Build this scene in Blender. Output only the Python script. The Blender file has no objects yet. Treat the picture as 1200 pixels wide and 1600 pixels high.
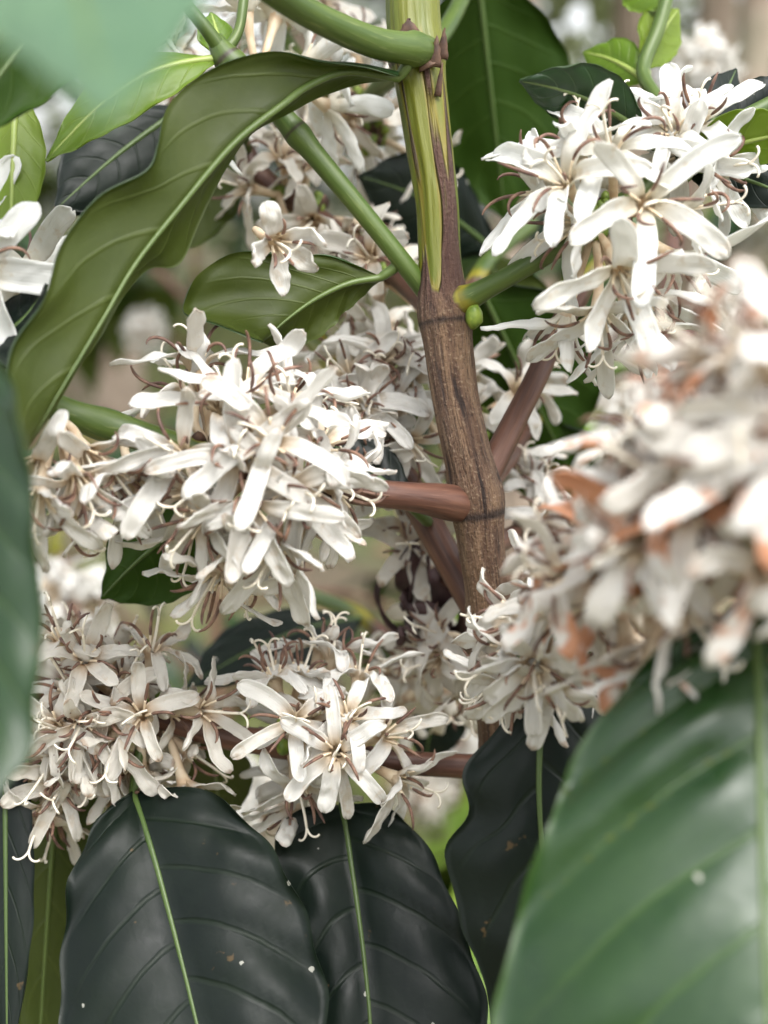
import bpy, math, random
import numpy as np
from mathutils import Vector, Matrix, noise

R = math.radians
rng = random.Random(11)
scene = bpy.context.scene
COL = scene.collection

# ------------------------------------------------------------------ camera
PITCH = 13.0
CAM = Vector((0.0, -0.25, 1.08))
FWD = Vector((0, math.cos(R(PITCH)), -math.sin(R(PITCH))))
UPV = Vector((0, math.sin(R(PITCH)), math.cos(R(PITCH))))
RGT = Vector((1, 0, 0))
TAN = 0.4
cam_d = bpy.data.cameras.new('camera')
cam = bpy.data.objects.new('camera', cam_d)
COL.objects.link(cam)
cam.location = CAM
cam.rotation_euler = (R(90 - PITCH), 0, 0)
cam_d.sensor_fit = 'VERTICAL'
cam_d.sensor_height = 36.0
cam_d.lens = 18.0 / TAN
cam_d.clip_start = 0.01
cam_d.clip_end = 500
cam_d.dof.use_dof = True
cam_d.dof.focus_distance = 0.243
cam_d.dof.aperture_fstop = 10.5
scene.camera = cam

# ------------------------------------------------------------------ sky, sun, exposure
SUN_EL, SUN_AZ = 58.0, 150.0       # azimuth clockwise from +Y: behind the camera, to its right
world = bpy.data.worlds.new('World')
scene.world = world
world.use_nodes = True
wn = world.node_tree
wn.nodes.clear()
wo = wn.nodes.new('ShaderNodeOutputWorld')
wb = wn.nodes.new('ShaderNodeBackground')
sky = wn.nodes.new('ShaderNodeTexSky')
sky.sky_type = 'NISHITA'
sky.sun_disc = False
sky.sun_elevation = R(SUN_EL)
sky.sun_rotation = R(SUN_AZ)
sky.air_density = 1.0
sky.dust_density = 4.0
hs = wn.nodes.new('ShaderNodeHueSaturation')      # thin overcast: little colour left in the sky
hs.inputs['Saturation'].default_value = 0.14
wb.inputs['Strength'].default_value = 0.15
wn.links.new(sky.outputs[0], hs.inputs['Color'])
wn.links.new(hs.outputs[0], wb.inputs['Color'])
wn.links.new(wb.outputs[0], wo.inputs['Surface'])
sun_d = bpy.data.lights.new('sun', 'SUN')
sun_d.energy = 0.9
sun_d.angle = R(40)
sun_d.color = (1.0, 0.97, 0.93)
sun = bpy.data.objects.new('sun', sun_d)
COL.objects.link(sun)
sdir = Vector((math.sin(R(SUN_AZ)) * math.cos(R(SUN_EL)), math.cos(R(SUN_AZ)) * math.cos(R(SUN_EL)), math.sin(R(SUN_EL))))
sun.rotation_euler = sdir.to_track_quat('Z', 'Y').to_euler()
sun.location = (1, -1, 4)
scene.view_settings.view_transform = 'Standard'
scene.view_settings.look = 'None'
scene.view_settings.gamma = 1.0
scene.view_settings.use_curve_mapping = False
scene.view_settings.exposure = 1.42
scene.render.engine = 'CYCLES'
scene.cycles.use_denoising = True
scene.cycles.max_bounces = 6
scene.cycles.diffuse_bounces = 4
scene.cycles.glossy_bounces = 2
scene.cycles.transmission_bounces = 5
scene.cycles.use_adaptive_sampling = True
scene.cycles.adaptive_threshold = 0.015
scene.cycles.caustics_reflective = False
scene.cycles.caustics_refractive = False
scene.cycles.sample_clamp_indirect = 6


# ------------------------------------------------------------------ helpers
def P(px, py, d):
    """a point of the place seen at photo pixel (px, py), d metres in front of the lens"""
    return CAM + RGT * ((px - 600) / 800 * TAN * d) + UPV * ((800 - py) / 800 * TAN * d) + FWD * d

def PX(d):
    return d * TAN / 800.0

def catmull(pts, n):
    pts = np.array(pts, float)
    if len(pts) == 2:
        t = np.linspace(0, 1, n)[:, None]
        return pts[0] * (1 - t) + pts[1] * t
    seg = np.linalg.norm(np.diff(pts[:, :3], axis=0), axis=1) ** 0.5 + 1e-9
    kn = np.concatenate([[0], np.cumsum(seg)])
    # tangents (finite difference, non-uniform)
    m = np.zeros_like(pts)
    for i in range(len(pts)):
        if i == 0:
            m[i] = (pts[1] - pts[0]) / seg[0]
        elif i == len(pts) - 1:
            m[i] = (pts[-1] - pts[-2]) / seg[-1]
        else:
            a = (pts[i] - pts[i - 1]) / seg[i - 1]
            b = (pts[i + 1] - pts[i]) / seg[i]
            m[i] = (a * seg[i] + b * seg[i - 1]) / (seg[i] + seg[i - 1])
    def ev(u):
        i = np.clip(np.searchsorted(kn, u, side='right') - 1, 0, len(seg) - 1)
        h = seg[i]
        t = (u - kn[i]) / h
        t = t[:, None]
        h = h[:, None]
        return ((2 * t**3 - 3 * t**2 + 1) * pts[i] + (t**3 - 2 * t**2 + t) * h * m[i]
                + (-2 * t**3 + 3 * t**2) * pts[i + 1] + (t**3 - t**2) * h * m[i + 1])
    fine = ev(np.linspace(0, kn[-1], max(200, n * 3)))
    L = np.concatenate([[0], np.cumsum(np.linalg.norm(np.diff(fine[:, :3], axis=0), axis=1))])
    s = np.linspace(0, L[-1], n)
    return np.stack([np.interp(s, L, fine[:, k]) for k in range(fine.shape[1])], axis=1)

def norm(a):
    return a / (np.linalg.norm(a, axis=-1, keepdims=True) + 1e-12)

def mesh_from(name, verts, faces, mats=(), face_mat=None, smooth=True, uv=None, attrs=None):
    me = bpy.data.meshes.new(name)
    me.from_pydata(np.asarray(verts, float).tolist(), [], faces)
    for m in mats:
        me.materials.append(m)
    if face_mat is not None:
        me.polygons.foreach_set('material_index', np.asarray(face_mat, np.int32))
    if smooth:
        me.polygons.foreach_set('use_smooth', np.ones(len(me.polygons), bool))
    if uv is not None:
        lay = me.uv_layers.new(name='UVMap')
        li = np.empty(len(me.loops), np.int32)
        me.loops.foreach_get('vertex_index', li)
        lay.data.foreach_set('uv', np.asarray(uv, np.float32)[li].ravel())
    for k, v in (attrs or {}).items():
        v = np.asarray(v, np.float32)
        if v.ndim == 1:
            a = me.attributes.new(k, 'FLOAT', 'POINT')
            a.data.foreach_set('value', v)
        else:
            a = me.attributes.new(k, 'FLOAT_VECTOR', 'POINT')
            a.data.foreach_set('vector', v.ravel())
    me.update()
    return me

def wloc(o):
    v = Vector(o.location)
    while o.parent:
        o = o.parent
        v = v + Vector(o.location)
    return v

def put(name, verts, faces, mats, parent=None, origin=None, **kw):
    """world-space vertices -> one mesh object whose origin is `origin`"""
    verts = np.asarray(verts, float)
    origin = Vector(verts[0]) if origin is None else Vector(origin)
    me = mesh_from(name, verts - np.array(origin), faces, mats, **kw)
    o = bpy.data.objects.new(name, me)
    COL.objects.link(o)
    if parent is not None:
        o.parent = parent
        o.location = origin - wloc(parent)
    else:
        o.location = origin
    return o

def thing(name, label, cat, loc, group=None):
    o = bpy.data.objects.new(name, None)
    o.empty_display_size = 0.05
    COL.objects.link(o)
    o.location = loc
    tag(o, label, cat, group)
    return o

def tag(o, label, cat, group=None):
    o['label'] = label
    o['category'] = cat
    if group:
        o['group'] = group

def tube_geo(path, rad, seg, base=0, closed=True):
    """rings along path; returns verts, faces, theta, s"""
    path = np.asarray(path, float)
    n = len(path)
    rad = np.broadcast_to(np.asarray(rad, float), (n,))
    tan = norm(np.gradient(path, axis=0))
    ref = np.array([0, 1.0, 0]) if abs(tan[0][1]) < 0.8 else np.array([1.0, 0, 0])
    nx = norm(np.cross(tan[0], ref))
    fr = []
    for i in range(n):
        nx = nx - tan[i] * nx.dot(tan[i])
        nx = nx / (np.linalg.norm(nx) + 1e-12)
        fr.append((nx, np.cross(tan[i], nx)))
    A = np.array([f[0] for f in fr])
    B = np.array([f[1] for f in fr])
    th = np.arange(seg) * 2 * math.pi / seg
    ring = A[:, None, :] * np.cos(th)[None, :, None] + B[:, None, :] * np.sin(th)[None, :, None]
    V = path[:, None, :] + ring * rad[:, None, None]
    V = V.reshape(-1, 3)
    F = []
    for i in range(n - 1):
        for j in range(seg):
            a = base + i * seg + j
            b = base + i * seg + (j + 1) % seg
            F.append((a, b, b + seg, a + seg))
    if closed:
        F.append(tuple(base + j for j in reversed(range(seg))))
        F.append(tuple(base + (n - 1) * seg + j for j in range(seg)))
    s = np.concatenate([[0], np.cumsum(np.linalg.norm(np.diff(path, axis=0), axis=1))])
    return V, F, ring.reshape(-1, 3), np.repeat(s, seg), np.tile(th, n)


# ------------------------------------------------------------------ materials
class NT:
    def __init__(self, name):
        self.m = bpy.data.materials.new(name)
        self.m.use_nodes = True
        self.t = self.m.node_tree
        self.t.nodes.clear()
        self.out = self.t.nodes.new('ShaderNodeOutputMaterial')
    def n(self, kind, **kw):
        x = self.t.nodes.new('ShaderNode' + kind)
        for k, v in kw.items():
            setattr(x, k, v)
        return x
    def l(self, a, b):
        self.t.links.new(a, b)
    def val(self, sock, v):
        if hasattr(v, 'links') or hasattr(v, 'is_output'):
            self.l(v, sock)
        else:
            sock.default_value = v
    def math(self, op, a, b=0.0, c=None, clamp=False):
        x = self.n('Math', operation=op, use_clamp=clamp)
        self.val(x.inputs[0], a)
        self.val(x.inputs[1], b)
        if c is not None:
            self.val(x.inputs[2], c)
        return x.outputs[0]
    def mix(self, f, a, b, blend='MIX'):
        x = self.n('Mix', data_type='RGBA', blend_type=blend)
        self.val(x.inputs[0], f)
        self.val(x.inputs[6], a if hasattr(a, 'links') else (*a, 1))
        self.val(x.inputs[7], b if hasattr(b, 'links') else (*b, 1))
        return x.outputs[2]
    def noise(self, vec, scale, detail=3, rough=0.5, dist=0.0):
        x = self.n('TexNoise')
        if vec is not None:
            self.l(vec, x.inputs['Vector'])
        x.inputs['Scale'].default_value = scale
        x.inputs['Detail'].default_value = detail
        x.inputs['Roughness'].default_value = rough
        x.inputs['Distortion'].default_value = dist
        return x.outputs['Fac']
    def ramp(self, v, a, b, smooth=True):
        x = self.n('MapRange', interpolation_type='SMOOTHSTEP' if smooth else 'LINEAR')
        self.val(x.inputs['Value'], v)
        x.inputs['From Min'].default_value = a
        x.inputs['From Max'].default_value = b
        return x.outputs[0]
    def bump(self, h, strength, dist):
        x = self.n('Bump')
        x.inputs['Strength'].default_value = strength
        x.inputs['Distance'].default_value = dist
        self.l(h, x.inputs['Height'])
        return x.outputs[0]
    def attr(self, name, out='Fac'):
        x = self.n('Attribute', attribute_name=name)
        return x.outputs[out]
    def rnd(self):
        return self.n('ObjectInfo').outputs['Random']
    def finish(self, col, rough=0.5, nrm=None, transl=None, tfac=0.0, spec=0.5, coat=0.0):
        p = self.n('BsdfPrincipled')
        self.val(p.inputs['Base Color'], col if hasattr(col, 'links') else (*col, 1))
        self.val(p.inputs['Roughness'], rough)
        self.val(p.inputs['Specular IOR Level'], spec)
        p.inputs['Coat Weight'].default_value = coat
        p.inputs['Coat Roughness'].default_value = 0.25
        if nrm is not None:
            self.l(nrm, p.inputs['Normal'])
        sh = p.outputs[0]
        if transl is not None:
            tr = self.n('BsdfTranslucent')
            self.val(tr.inputs['Color'], transl if hasattr(transl, 'links') else (*transl, 1))
            if nrm is not None:
                self.l(nrm, tr.inputs['Normal'])
            mx = self.n('MixShader')
            mx.inputs[0].default_value = tfac
            self.l(sh, mx.inputs[1])
            self.l(tr.outputs[0], mx.inputs[2])
            sh = mx.outputs[0]
        self.l(sh, self.out.inputs['Surface'])
        return self.m

NV = 7          # lateral veins on each side of a coffee leaf
SK = 1.5       # how far they sweep towards the tip

def leaf_mat(name, col, col2, vein, rough, transl, tfac, under=False, specks=0.0, spec=0.5):
    t = NT(name)
    uv = t.n('UVMap').outputs[0]
    sp = t.n('SeparateXYZ')
    t.l(uv, sp.inputs[0])
    s = t.math('MULTIPLY_ADD', sp.outputs[0], 2.0, -1.0)
    sa = t.math('ABSOLUTE', s)
    side = t.math('MULTIPLY', t.math('GREATER_THAN', s, 0.0), 0.37)
    ph = t.math('ADD', t.math('SUBTRACT', t.math('MULTIPLY', sp.outputs[1], NV), t.math('MULTIPLY', t.math('POWER', sa, 1.3), SK)), side)
    oc = t.n('TexCoord').outputs['Object']
    wob = t.math('MULTIPLY_ADD', t.noise(oc, 90, 2), 0.16, -0.08)
    ph = t.math('ADD', ph, wob)
    dv = t.math('ABSOLUTE', t.math('SUBTRACT', t.math('FRACT', t.math('ADD', ph, 0.5)), 0.5))
    line = t.math('SUBTRACT', 1.0, t.ramp(dv, 0.012, 0.075))
    line = t.math('MULTIPLY', line, t.ramp(sa, 1.0, 0.55))
    vo = t.n('TexVoronoi', feature='DISTANCE_TO_EDGE')
    t.l(oc, vo.inputs['Vector'])
    vo.inputs['Scale'].default_value = 330
    net = t.ramp(vo.outputs['Distance'], 0.11, 0.0)
    big = t.noise(oc, 38, 4, 0.6)
    base = t.mix(t.ramp(big, 0.32, 0.7), col, col2)
    base = t.mix(t.math('MULTIPLY', net, 0.07), base, vein)
    base = t.mix(t.math('MULTIPLY', line, 0.4 if not under else 0.35), base, vein)
    # faint paler rim
    base = t.mix(t.math('MULTIPLY', t.ramp(sa, 0.955, 1.0), 0.5), base, vein)
    if specks > 0:
        v2 = t.n('TexVoronoi', feature='F1')
        t.l(oc, v2.inputs['Vector'])
        v2.inputs['Scale'].default_value = 170
        sz = t.math('MULTIPLY', t.ramp(t.noise(oc, 320, 1), 0.5, 0.75), 0.115)
        dot = t.math('LESS_THAN', t.math('ADD', v2.outputs['Distance'], t.math('MULTIPLY_ADD', t.noise(oc, 1500, 2), 0.12, -0.06)), sz)
        base = t.mix(t.math('MULTIPLY', dot, specks), base, (0.42, 0.42, 0.36))
        # old scars and brown nicks
        sc = t.ramp(t.noise(oc, 210, 3, 0.6), 0.69, 0.74)
        base = t.mix(t.math('MULTIPLY', sc, 0.55), base, (0.12, 0.075, 0.03))
    h = t.math('ADD', t.math('MULTIPLY', line, 0.9 if under else -0.9), t.math('MULTIPLY', net, 0.05 if under else -0.03))
    h = t.math('ADD', h, t.math('MULTIPLY', t.noise(oc, 160, 3, 0.6), 0.8))
    nrm = t.bump(h, 0.35, 0.0005)
    rg = t.math('MULTIPLY_ADD', t.noise(oc, 75, 6, 0.72), 0.6, rough - 0.26)
    return t.finish(base, rg, nrm, transl, tfac, spec=spec)

M = {}
# old leaf, upper face: almost black green and waxy
M['top_dark'] = leaf_mat('leaf_top_dark', (0.003, 0.007, 0.0055), (0.0055, 0.0115, 0.007), (0.011, 0.02, 0.009), 0.42, (0.05, 0.13, 0.01), 0.10, specks=0.75, spec=0.24)
M['under_dark'] = leaf_mat('leaf_under_dark', (0.017, 0.046, 0.003), (0.027, 0.062, 0.004), (0.05, 0.095, 0.012), 0.55, (0.12, 0.24, 0.005), 0.32, under=True, spec=0.18)
M['top_mid'] = leaf_mat('leaf_top_mid', (0.008, 0.031, 0.007), (0.014, 0.044, 0.009), (0.042, 0.082, 0.018), 0.36, (0.08, 0.20, 0.015), 0.2, specks=0.5)
M['under_mid'] = leaf_mat('leaf_under_mid', (0.047, 0.068, 0.007), (0.064, 0.087, 0.010), (0.098, 0.13, 0.024), 0.47, (0.17, 0.30, 0.02), 0.3, under=True, spec=0.4)
M['top_young'] = leaf_mat('leaf_top_young', (0.10, 0.19, 0.012), (0.15, 0.24, 0.018), (0.26, 0.33, 0.06), 0.38, (0.36, 0.52, 0.02), 0.42)
M['under_young'] = leaf_mat('leaf_under_young', (0.16, 0.24, 0.02), (0.2, 0.28, 0.03), (0.28, 0.36, 0.08), 0.45, (0.42, 0.56, 0.03), 0.45, under=True)
M['top_fore'] = leaf_mat('leaf_top_foreground', (0.009, 0.034, 0.008), (0.018, 0.052, 0.012), (0.055, 0.11, 0.018), 0.33, (0.08, 0.2, 0.02), 0.12, specks=0.9, spec=0.55)
M['top_pale_sheen'] = leaf_mat('leaf_top_pale_sheen', (0.085, 0.165, 0.095), (0.11, 0.20, 0.11), (0.17, 0.27, 0.14), 0.42, (0.2, 0.34, 0.12), 0.25, spec=0.5)  # pale sky sheen put into a lighter blue green base colour
LEAFSET = {'pale': ('top_pale_sheen', 'under_mid'), 'dark': ('top_dark', 'under_dark'), 'mid': ('top_mid', 'under_mid'), 'young': ('top_young', 'under_young'), 'fore': ('top_fore', 'under_mid')}

def rib_mat(name, c1, c2):
    t = NT(name)
    oc = t.n('TexCoord').outputs['Object']
    return t.finish(t.mix(t.noise(oc, 120, 3), c1, c2), 0.42, t.bump(t.noise(oc, 900, 2), 0.3, 0.0002))
M['rib_dark'] = rib_mat('midrib_green', (0.042, 0.08, 0.015), (0.075, 0.12, 0.026))
M['rib_mid'] = rib_mat('midrib_pale', (0.07, 0.115, 0.022), (0.105, 0.15, 0.038))
M['rib_young'] = rib_mat('midrib_yellow', (0.22, 0.30, 0.05), (0.28, 0.34, 0.09))

def bark_mat():
    t = NT('coffee_bark')
    bv = t.attr('bvec', 'Vector')
    bark = t.attr('bark')
    dark = t.attr('scar')
    n1 = t.noise(bv, 420, 5, 0.62, 0.4)
    n2 = t.noise(bv, 1500, 5, 0.7)
    n3 = t.noise(bv, 130, 3, 0.55)
    # flame-shaped border where the green rind turns to brown bark
    edge = t.math('ADD', bark, t.math('MULTIPLY_ADD', t.noise(bv, 240, 2, 0.45), 2.4, -1.2))
    bm = t.ramp(edge, 0.47, 0.55)
    green = t.mix(t.ramp(n3, 0.3, 0.7), (0.05, 0.09, 0.004), (0.125, 0.135, 0.006))
    green = t.mix(t.math('MULTIPLY', t.ramp(n2, 0.62, 0.75), 0.25), green, (0.24, 0.25, 0.06))
    rim = t.math('MULTIPLY', t.ramp(edge, 0.34, 0.47), t.math('SUBTRACT', 1.0, bm))
    green = t.mix(t.math('MULTIPLY', rim, 0.7), green, (0.20, 0.15, 0.02))
    br = t.mix(t.ramp(n1, 0.36, 0.66), (0.10, 0.052, 0.032), (0.25, 0.155, 0.09))
    br = t.mix(t.math('MULTIPLY', t.ramp(n2, 0.58, 0.72), 0.6), br, (0.33, 0.235, 0.15))
    oc = t.n('TexCoord').outputs['Object']
    fl = t.noise(oc, 1500, 3, 0.6)
    n4 = t.noise(bv, 3200, 3, 0.6)
    br = t.mix(t.math('MULTIPLY', t.ramp(fl, 0.56, 0.68), 0.55), br, (0.36, 0.27, 0.18))
    br = t.mix(t.math('MULTIPLY', t.ramp(fl, 0.42, 0.33), 0.6), br, (0.04, 0.022, 0.016))
    br = t.mix(t.math('MULTIPLY', t.ramp(n4, 0.46, 0.36), 0.65), br, (0.035, 0.02, 0.014))
    fresh = t.ramp(bark, 1.12, 0.8)            # thin new bark is darker and redder
    br = t.mix(t.math('MULTIPLY', fresh, 0.75), br, (0.058, 0.020, 0.017))
    crack = t.ramp(n1, 0.42, 0.33)
    br = t.mix(crack, br, (0.022, 0.012, 0.009))
    col = t.mix(bm, green, br)
    col = t.mix(t.math('MULTIPLY', t.ramp(t.math('ADD', dark, t.math('MULTIPLY_ADD', n1, 0.8, -0.4)), 0.3, 0.7), 0.9), col, (0.022, 0.012, 0.01))
    h = t.math('MULTIPLY', bm, t.math('ADD', t.math('ADD', t.math('MULTIPLY', n1, 1.0), t.math('MULTIPLY', n2, 0.5)), t.math('ADD', t.math('MULTIPLY', fl, 0.35), t.math('MULTIPLY', n4, 0.4))))
    h = t.math('ADD', h, t.math('MULTIPLY', n2, 0.12))
    rough = t.math('MULTIPLY_ADD', bm, 0.26, 0.4)
    return t.finish(col, rough, t.bump(h, 1.0, 0.0014))
M['bark'] = bark_mat()

def twig_mat():
    t = NT('red_brown_twig')
    bv = t.attr('bvec', 'Vector')
    bark = t.attr('bark')
    n1 = t.noise(bv, 500, 4, 0.6, 0.3)
    n2 = t.noise(bv, 1800, 3)
    edge = t.math('ADD', bark, t.math('MULTIPLY_ADD', t.noise(bv, 260, 3), 0.9, -0.45))
    bm = t.ramp(edge, 0.42, 0.6)
    green = t.mix(t.ramp(n1, 0.3, 0.7), (0.042, 0.08, 0.011), (0.08, 0.122, 0.02))
    green = t.mix(t.math('MULTIPLY', t.ramp(n2, 0.6, 0.72), 0.4), green, (0.2, 0.24, 0.08))
    rim = t.math('MULTIPLY', t.ramp(edge, 0.2, 0.42), t.math('SUBTRACT', 1.0, bm))
    green = t.mix(rim, green, (0.23, 0.20, 0.015))
    br = t.mix(t.ramp(n1, 0.34, 0.68), (0.06, 0.024, 0.016), (0.145, 0.066, 0.042))
    br = t.mix(t.math('MULTIPLY', t.ramp(n2, 0.6, 0.72), 0.4), br, (0.21, 0.12, 0.085))
    col = t.mix(bm, green, br)
    col = t.mix(t.math('MULTIPLY', t.ramp(t.attr('scar'), 0.3, 0.8), 0.9), col, (0.03, 0.017, 0.012))
    h = t.math('ADD', t.math('MULTIPLY', n1, t.math('MULTIPLY_ADD', bm, 0.8, 0.2)), t.math('MULTIPLY', n2, 0.25))
    return t.finish(col, 0.46, t.bump(h, 0.6, 0.0004))
M['twig'] = twig_mat()

def petal_mat(name, c_tip, c_base, stain=0.0, tip_brown=0.0):
    t = NT(name)
    uv = t.n('UVMap').outputs[0]
    sp = t.n('SeparateXYZ')
    t.l(uv, sp.inputs[0])
    oc = t.n('TexCoord').outputs['Object']
    rnd = t.rnd()
    mp = t.n('Mapping')
    t.l(uv, mp.inputs[0])
    mp.inputs['Scale'].default_value = (7, 1.2, 1)
    add = t.n('VectorMath', operation='ADD')
    t.l(mp.outputs[0], add.inputs[0])
    cx = t.n('CombineXYZ')
    t.l(t.math('MULTIPLY', rnd, 50), cx.inputs[2])
    t.l(cx.outputs[0], add.inputs[1])
    fib = t.noise(add.outputs[0], 2.2, 3, 0.55)
    blot = t.noise(oc, 330, 3, 0.55)
    c = t.mix(t.ramp(sp.outputs[1], 0.02, 0.42), c_base, c_tip)
    c = t.mix(t.math('MULTIPLY', t.ramp(fib, 0.55, 0.8), 0.22), c, c_base)
    c = t.mix(t.math('MULTIPLY', t.ramp(t.math('ADD', blot, t.math('MULTIPLY', rnd, 0.08)), 0.64, 0.74), 0.3), c, (0.60, 0.47, 0.30))
    c = t.mix(t.math('MULTIPLY', t.ramp(rnd, 0.55, 1.0), 0.14), c, (0.78, 0.69, 0.54))
    if stain > 0:
        sn = t.ramp(t.math('ADD', t.noise(oc, 120, 2, 0.5), t.math('MULTIPLY', t.ramp(rnd, 0.6, 1.0), 0.12)), 0.60, 0.67)
        c = t.mix(t.math('MULTIPLY', sn, stain), c, (0.68, 0.30, 0.13))
    if tip_brown > 0:
        tb = t.ramp(t.math('ADD', sp.outputs[1], t.math('MULTIPLY_ADD', blot, 0.5, -0.25)), 0.93, 1.05)
        c = t.mix(t.math('MULTIPLY', tb, tip_brown), c, (0.40, 0.24, 0.12))
    nrm = t.bump(t.math('ADD', fib, t.math('MULTIPLY', blot, 0.8)), 0.4, 0.0005)
    return t.finish(c, 0.55, nrm, c, 0.42, spec=0.3)
M['petal'] = petal_mat('petal_white', (0.85, 0.84, 0.805), (0.72, 0.59, 0.42), 0, 0.35)
M['petal_fresh'] = petal_mat('petal_fresh_white', (0.88, 0.885, 0.86), (0.80, 0.76, 0.64))
M['petal_old'] = petal_mat('petal_fading', (0.81, 0.785, 0.725), (0.66, 0.50, 0.33), 0, 0.6)
M['petal_stain'] = petal_mat('petal_rust_stained', (0.90, 0.88, 0.84), (0.84, 0.70, 0.53), 0.85, 0.2)

def simple(name, c1, c2, scale, rough=0.6, tfac=0.0, bump=0.3, bd=0.0003):
    t = NT(name)
    oc = t.n('TexCoord').outputs['Object']
    c = t.mix(t.ramp(t.noise(oc, scale, 3), 0.3, 0.7), c1, c2)
    return t.finish(c, rough, t.bump(t.noise(oc, scale * 3, 2), bump, bd), c if tfac else None, tfac)
M['tube'] = simple('flower_tube_tan', (0.60, 0.43, 0.27), (0.76, 0.65, 0.48), 260, 0.55, 0.22)
M['filament'] = simple('filament_cream', (0.74, 0.60, 0.42), (0.82, 0.72, 0.56), 300, 0.55)
M['anther'] = simple('anther_brown', (0.095, 0.05, 0.04), (0.26, 0.15, 0.10), 420, 0.6)
M['style'] = simple('style_ivory', (0.80, 0.73, 0.60), (0.84, 0.80, 0.70), 200, 0.5)
M['calyx'] = simple('calyx_green', (0.10, 0.17, 0.02), (0.24, 0.32, 0.045), 420, 0.45)
M['bract'] = simple('bract_brown', (0.045, 0.022, 0.015), (0.13, 0.07, 0.04), 420, 0.7)
M['withered'] = simple('withered_purple_brown', (0.03, 0.014, 0.014), (0.085, 0.042, 0.042), 200, 0.6)

# ------------------------------------------------------------------ ground and far setting
def gh(x, y):
    r = math.hypot(x, y)
    h = 0.05 * noise.noise(Vector((x * 0.9, y * 0.9, 0.3))) + 0.03 * noise.noise(Vector((x * 2.7, y * 2.7, 4.3)))
    h *= min(1.0, r / 0.5)
    if y > 2.5:
        h += 0.085 * (y - 2.5)
    return h

t = NT('ground_soil')
oc = t.n('TexCoord').outputs['Object']
c = t.mix(t.ramp(t.noise(oc, 1.7, 5, 0.6), 0.38, 0.62), (0.17, 0.13, 0.09), (0.14, 0.165, 0.065))
c = t.mix(t.ramp(t.noise(oc, 21, 5, 0.65), 0.5, 0.68), c, (0.24, 0.18, 0.125))
c = t.mix(t.math('MULTIPLY', t.ramp(t.noise(oc, 55, 3, 0.6), 0.6, 0.7), 0.7), c, (0.06, 0.04, 0.028))
M['soil'] = t.finish(c, 0.9, t.bump(t.noise(oc, 60, 5, 0.65), 0.8, 0.02))
xs = np.concatenate([-np.geomspace(90, 3.2, 14), np.linspace(-3, 3, 61), np.geomspace(3.2, 90, 14)])
ys = np.concatenate([-np.geomspace(60, 1.1, 10), np.linspace(-1, 6, 71), np.geomspace(6.2, 120, 18)])
V = [(x, y, gh(x, y) if abs(x) < 12 and y < 12 else gh(max(-12, min(12, x)), min(y, 12))) for y in ys for x in xs]
nx = len(xs)
F = [(j * nx + i, j * nx + i + 1, (j + 1) * nx + i + 1, (j + 1) * nx + i) for j in range(len(ys) - 1) for i in range(nx - 1)]
g = put('ground', V, F, [M['soil']], origin=(0, 0, 0))
g['kind'] = 'structure'

M['grass'] = simple('grass_blade', (0.15, 0.21, 0.05), (0.28, 0.31, 0.09), 3.0, 0.5, 0.35, 0.1, 0.001)
M['litter'] = simple('fallen_leaf_tan', (0.22, 0.13, 0.075), (0.42, 0.30, 0.2), 9.0, 0.75, 0.1, 0.2, 0.001)
r2 = random.Random(5)
V, F = [], []
for i in range(22000):
    y = 0.35 + 8.5 * r2.random() ** 1.35
    x = (r2.random() * 2 - 1) * (0.55 + y * 0.65)
    if noise.noise(Vector((x * 0.8 + 7, y * 0.8, 1.0))) < -0.06 + 0.25 * (r2.random() - 0.5):
        continue
    z = gh(x, y)
    a = r2.random() * 6.283
    h = r2.uniform(0.05, 0.19)
    w = r2.uniform(0.002, 0.0045) * (1 + y * 0.2)
    lx, ly = math.cos(a) * h * r2.uniform(0.2, 0.9), math.sin(a) * h * r2.uniform(0.2, 0.9)
    wx, wy = -math.sin(a) * w, math.cos(a) * w
    b = len(V)
    V += [(x - wx, y - wy, z - 0.01), (x + wx, y + wy, z - 0.01), (x + lx * 0.35 - wx * .8, y + ly * 0.35 - wy * .8, z + h * 0.65), (x + lx * 0.35 + wx * .8, y + ly * 0.35 + wy * .8, z + h * 0.65), (x + lx, y + ly, z + h)]
    F += [(b, b + 1, b + 3, b + 2), (b + 2, b + 3, b + 4)]
g = put('grass', V, F, [M['grass']], origin=(0, 1, 0))
g['kind'] = 'stuff'
tag(g, 'pale yellow green grass growing over the ground behind the plants', 'grass')
V, F = [], []
for i in range(1300):
    y = 0.2 + 7.5 * r2.random() ** 1.2
    x = (r2.random() * 2 - 1) * (0.6 + y * 0.6)
    z = gh(x, y) + r2.uniform(0.003, 0.02)
    a = r2.random() * 6.283
    L, W = r2.uniform(0.03, 0.075), r2.uniform(0.012, 0.024)
    d = Vector((math.cos(a), math.sin(a), r2.uniform(-0.25, 0.25)))
    s = Vector((-math.sin(a), math.cos(a), r2.uniform(-0.5, 0.5)))
    b = len(V)
    p = Vector((x, y, z))
    V += [p - d * L, p - d * L * .2 + s * W + Vector((0, 0, .012)), p - d * L * .2 - s * W + Vector((0, 0, .012)), p + d * L * .4 + s * W * .8 + Vector((0, 0, .01)), p + d * L * .4 - s * W * .8 + Vector((0, 0, .01)), p + d * L, p, p + d * L * .4]
    F += [(b, b + 1, b + 6), (b, b + 6, b + 2), (b + 1, b + 3, b + 7, b + 6), (b + 6, b + 7, b + 4, b + 2), (b + 3, b + 5, b + 7), (b + 7, b + 5, b + 4)]
g = put('leaf_litter', [tuple(v) for v in V], F, [M['litter']], origin=(0, 1, 0))
g['kind'] = 'stuff'
tag(g, 'dry tan fallen leaves scattered over the ground', 'leaf litter')

# ------------------------------------------------------------------ branch and stem builder
BR = []            # sampled axis points of every branch of the main plant, for petioles

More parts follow.
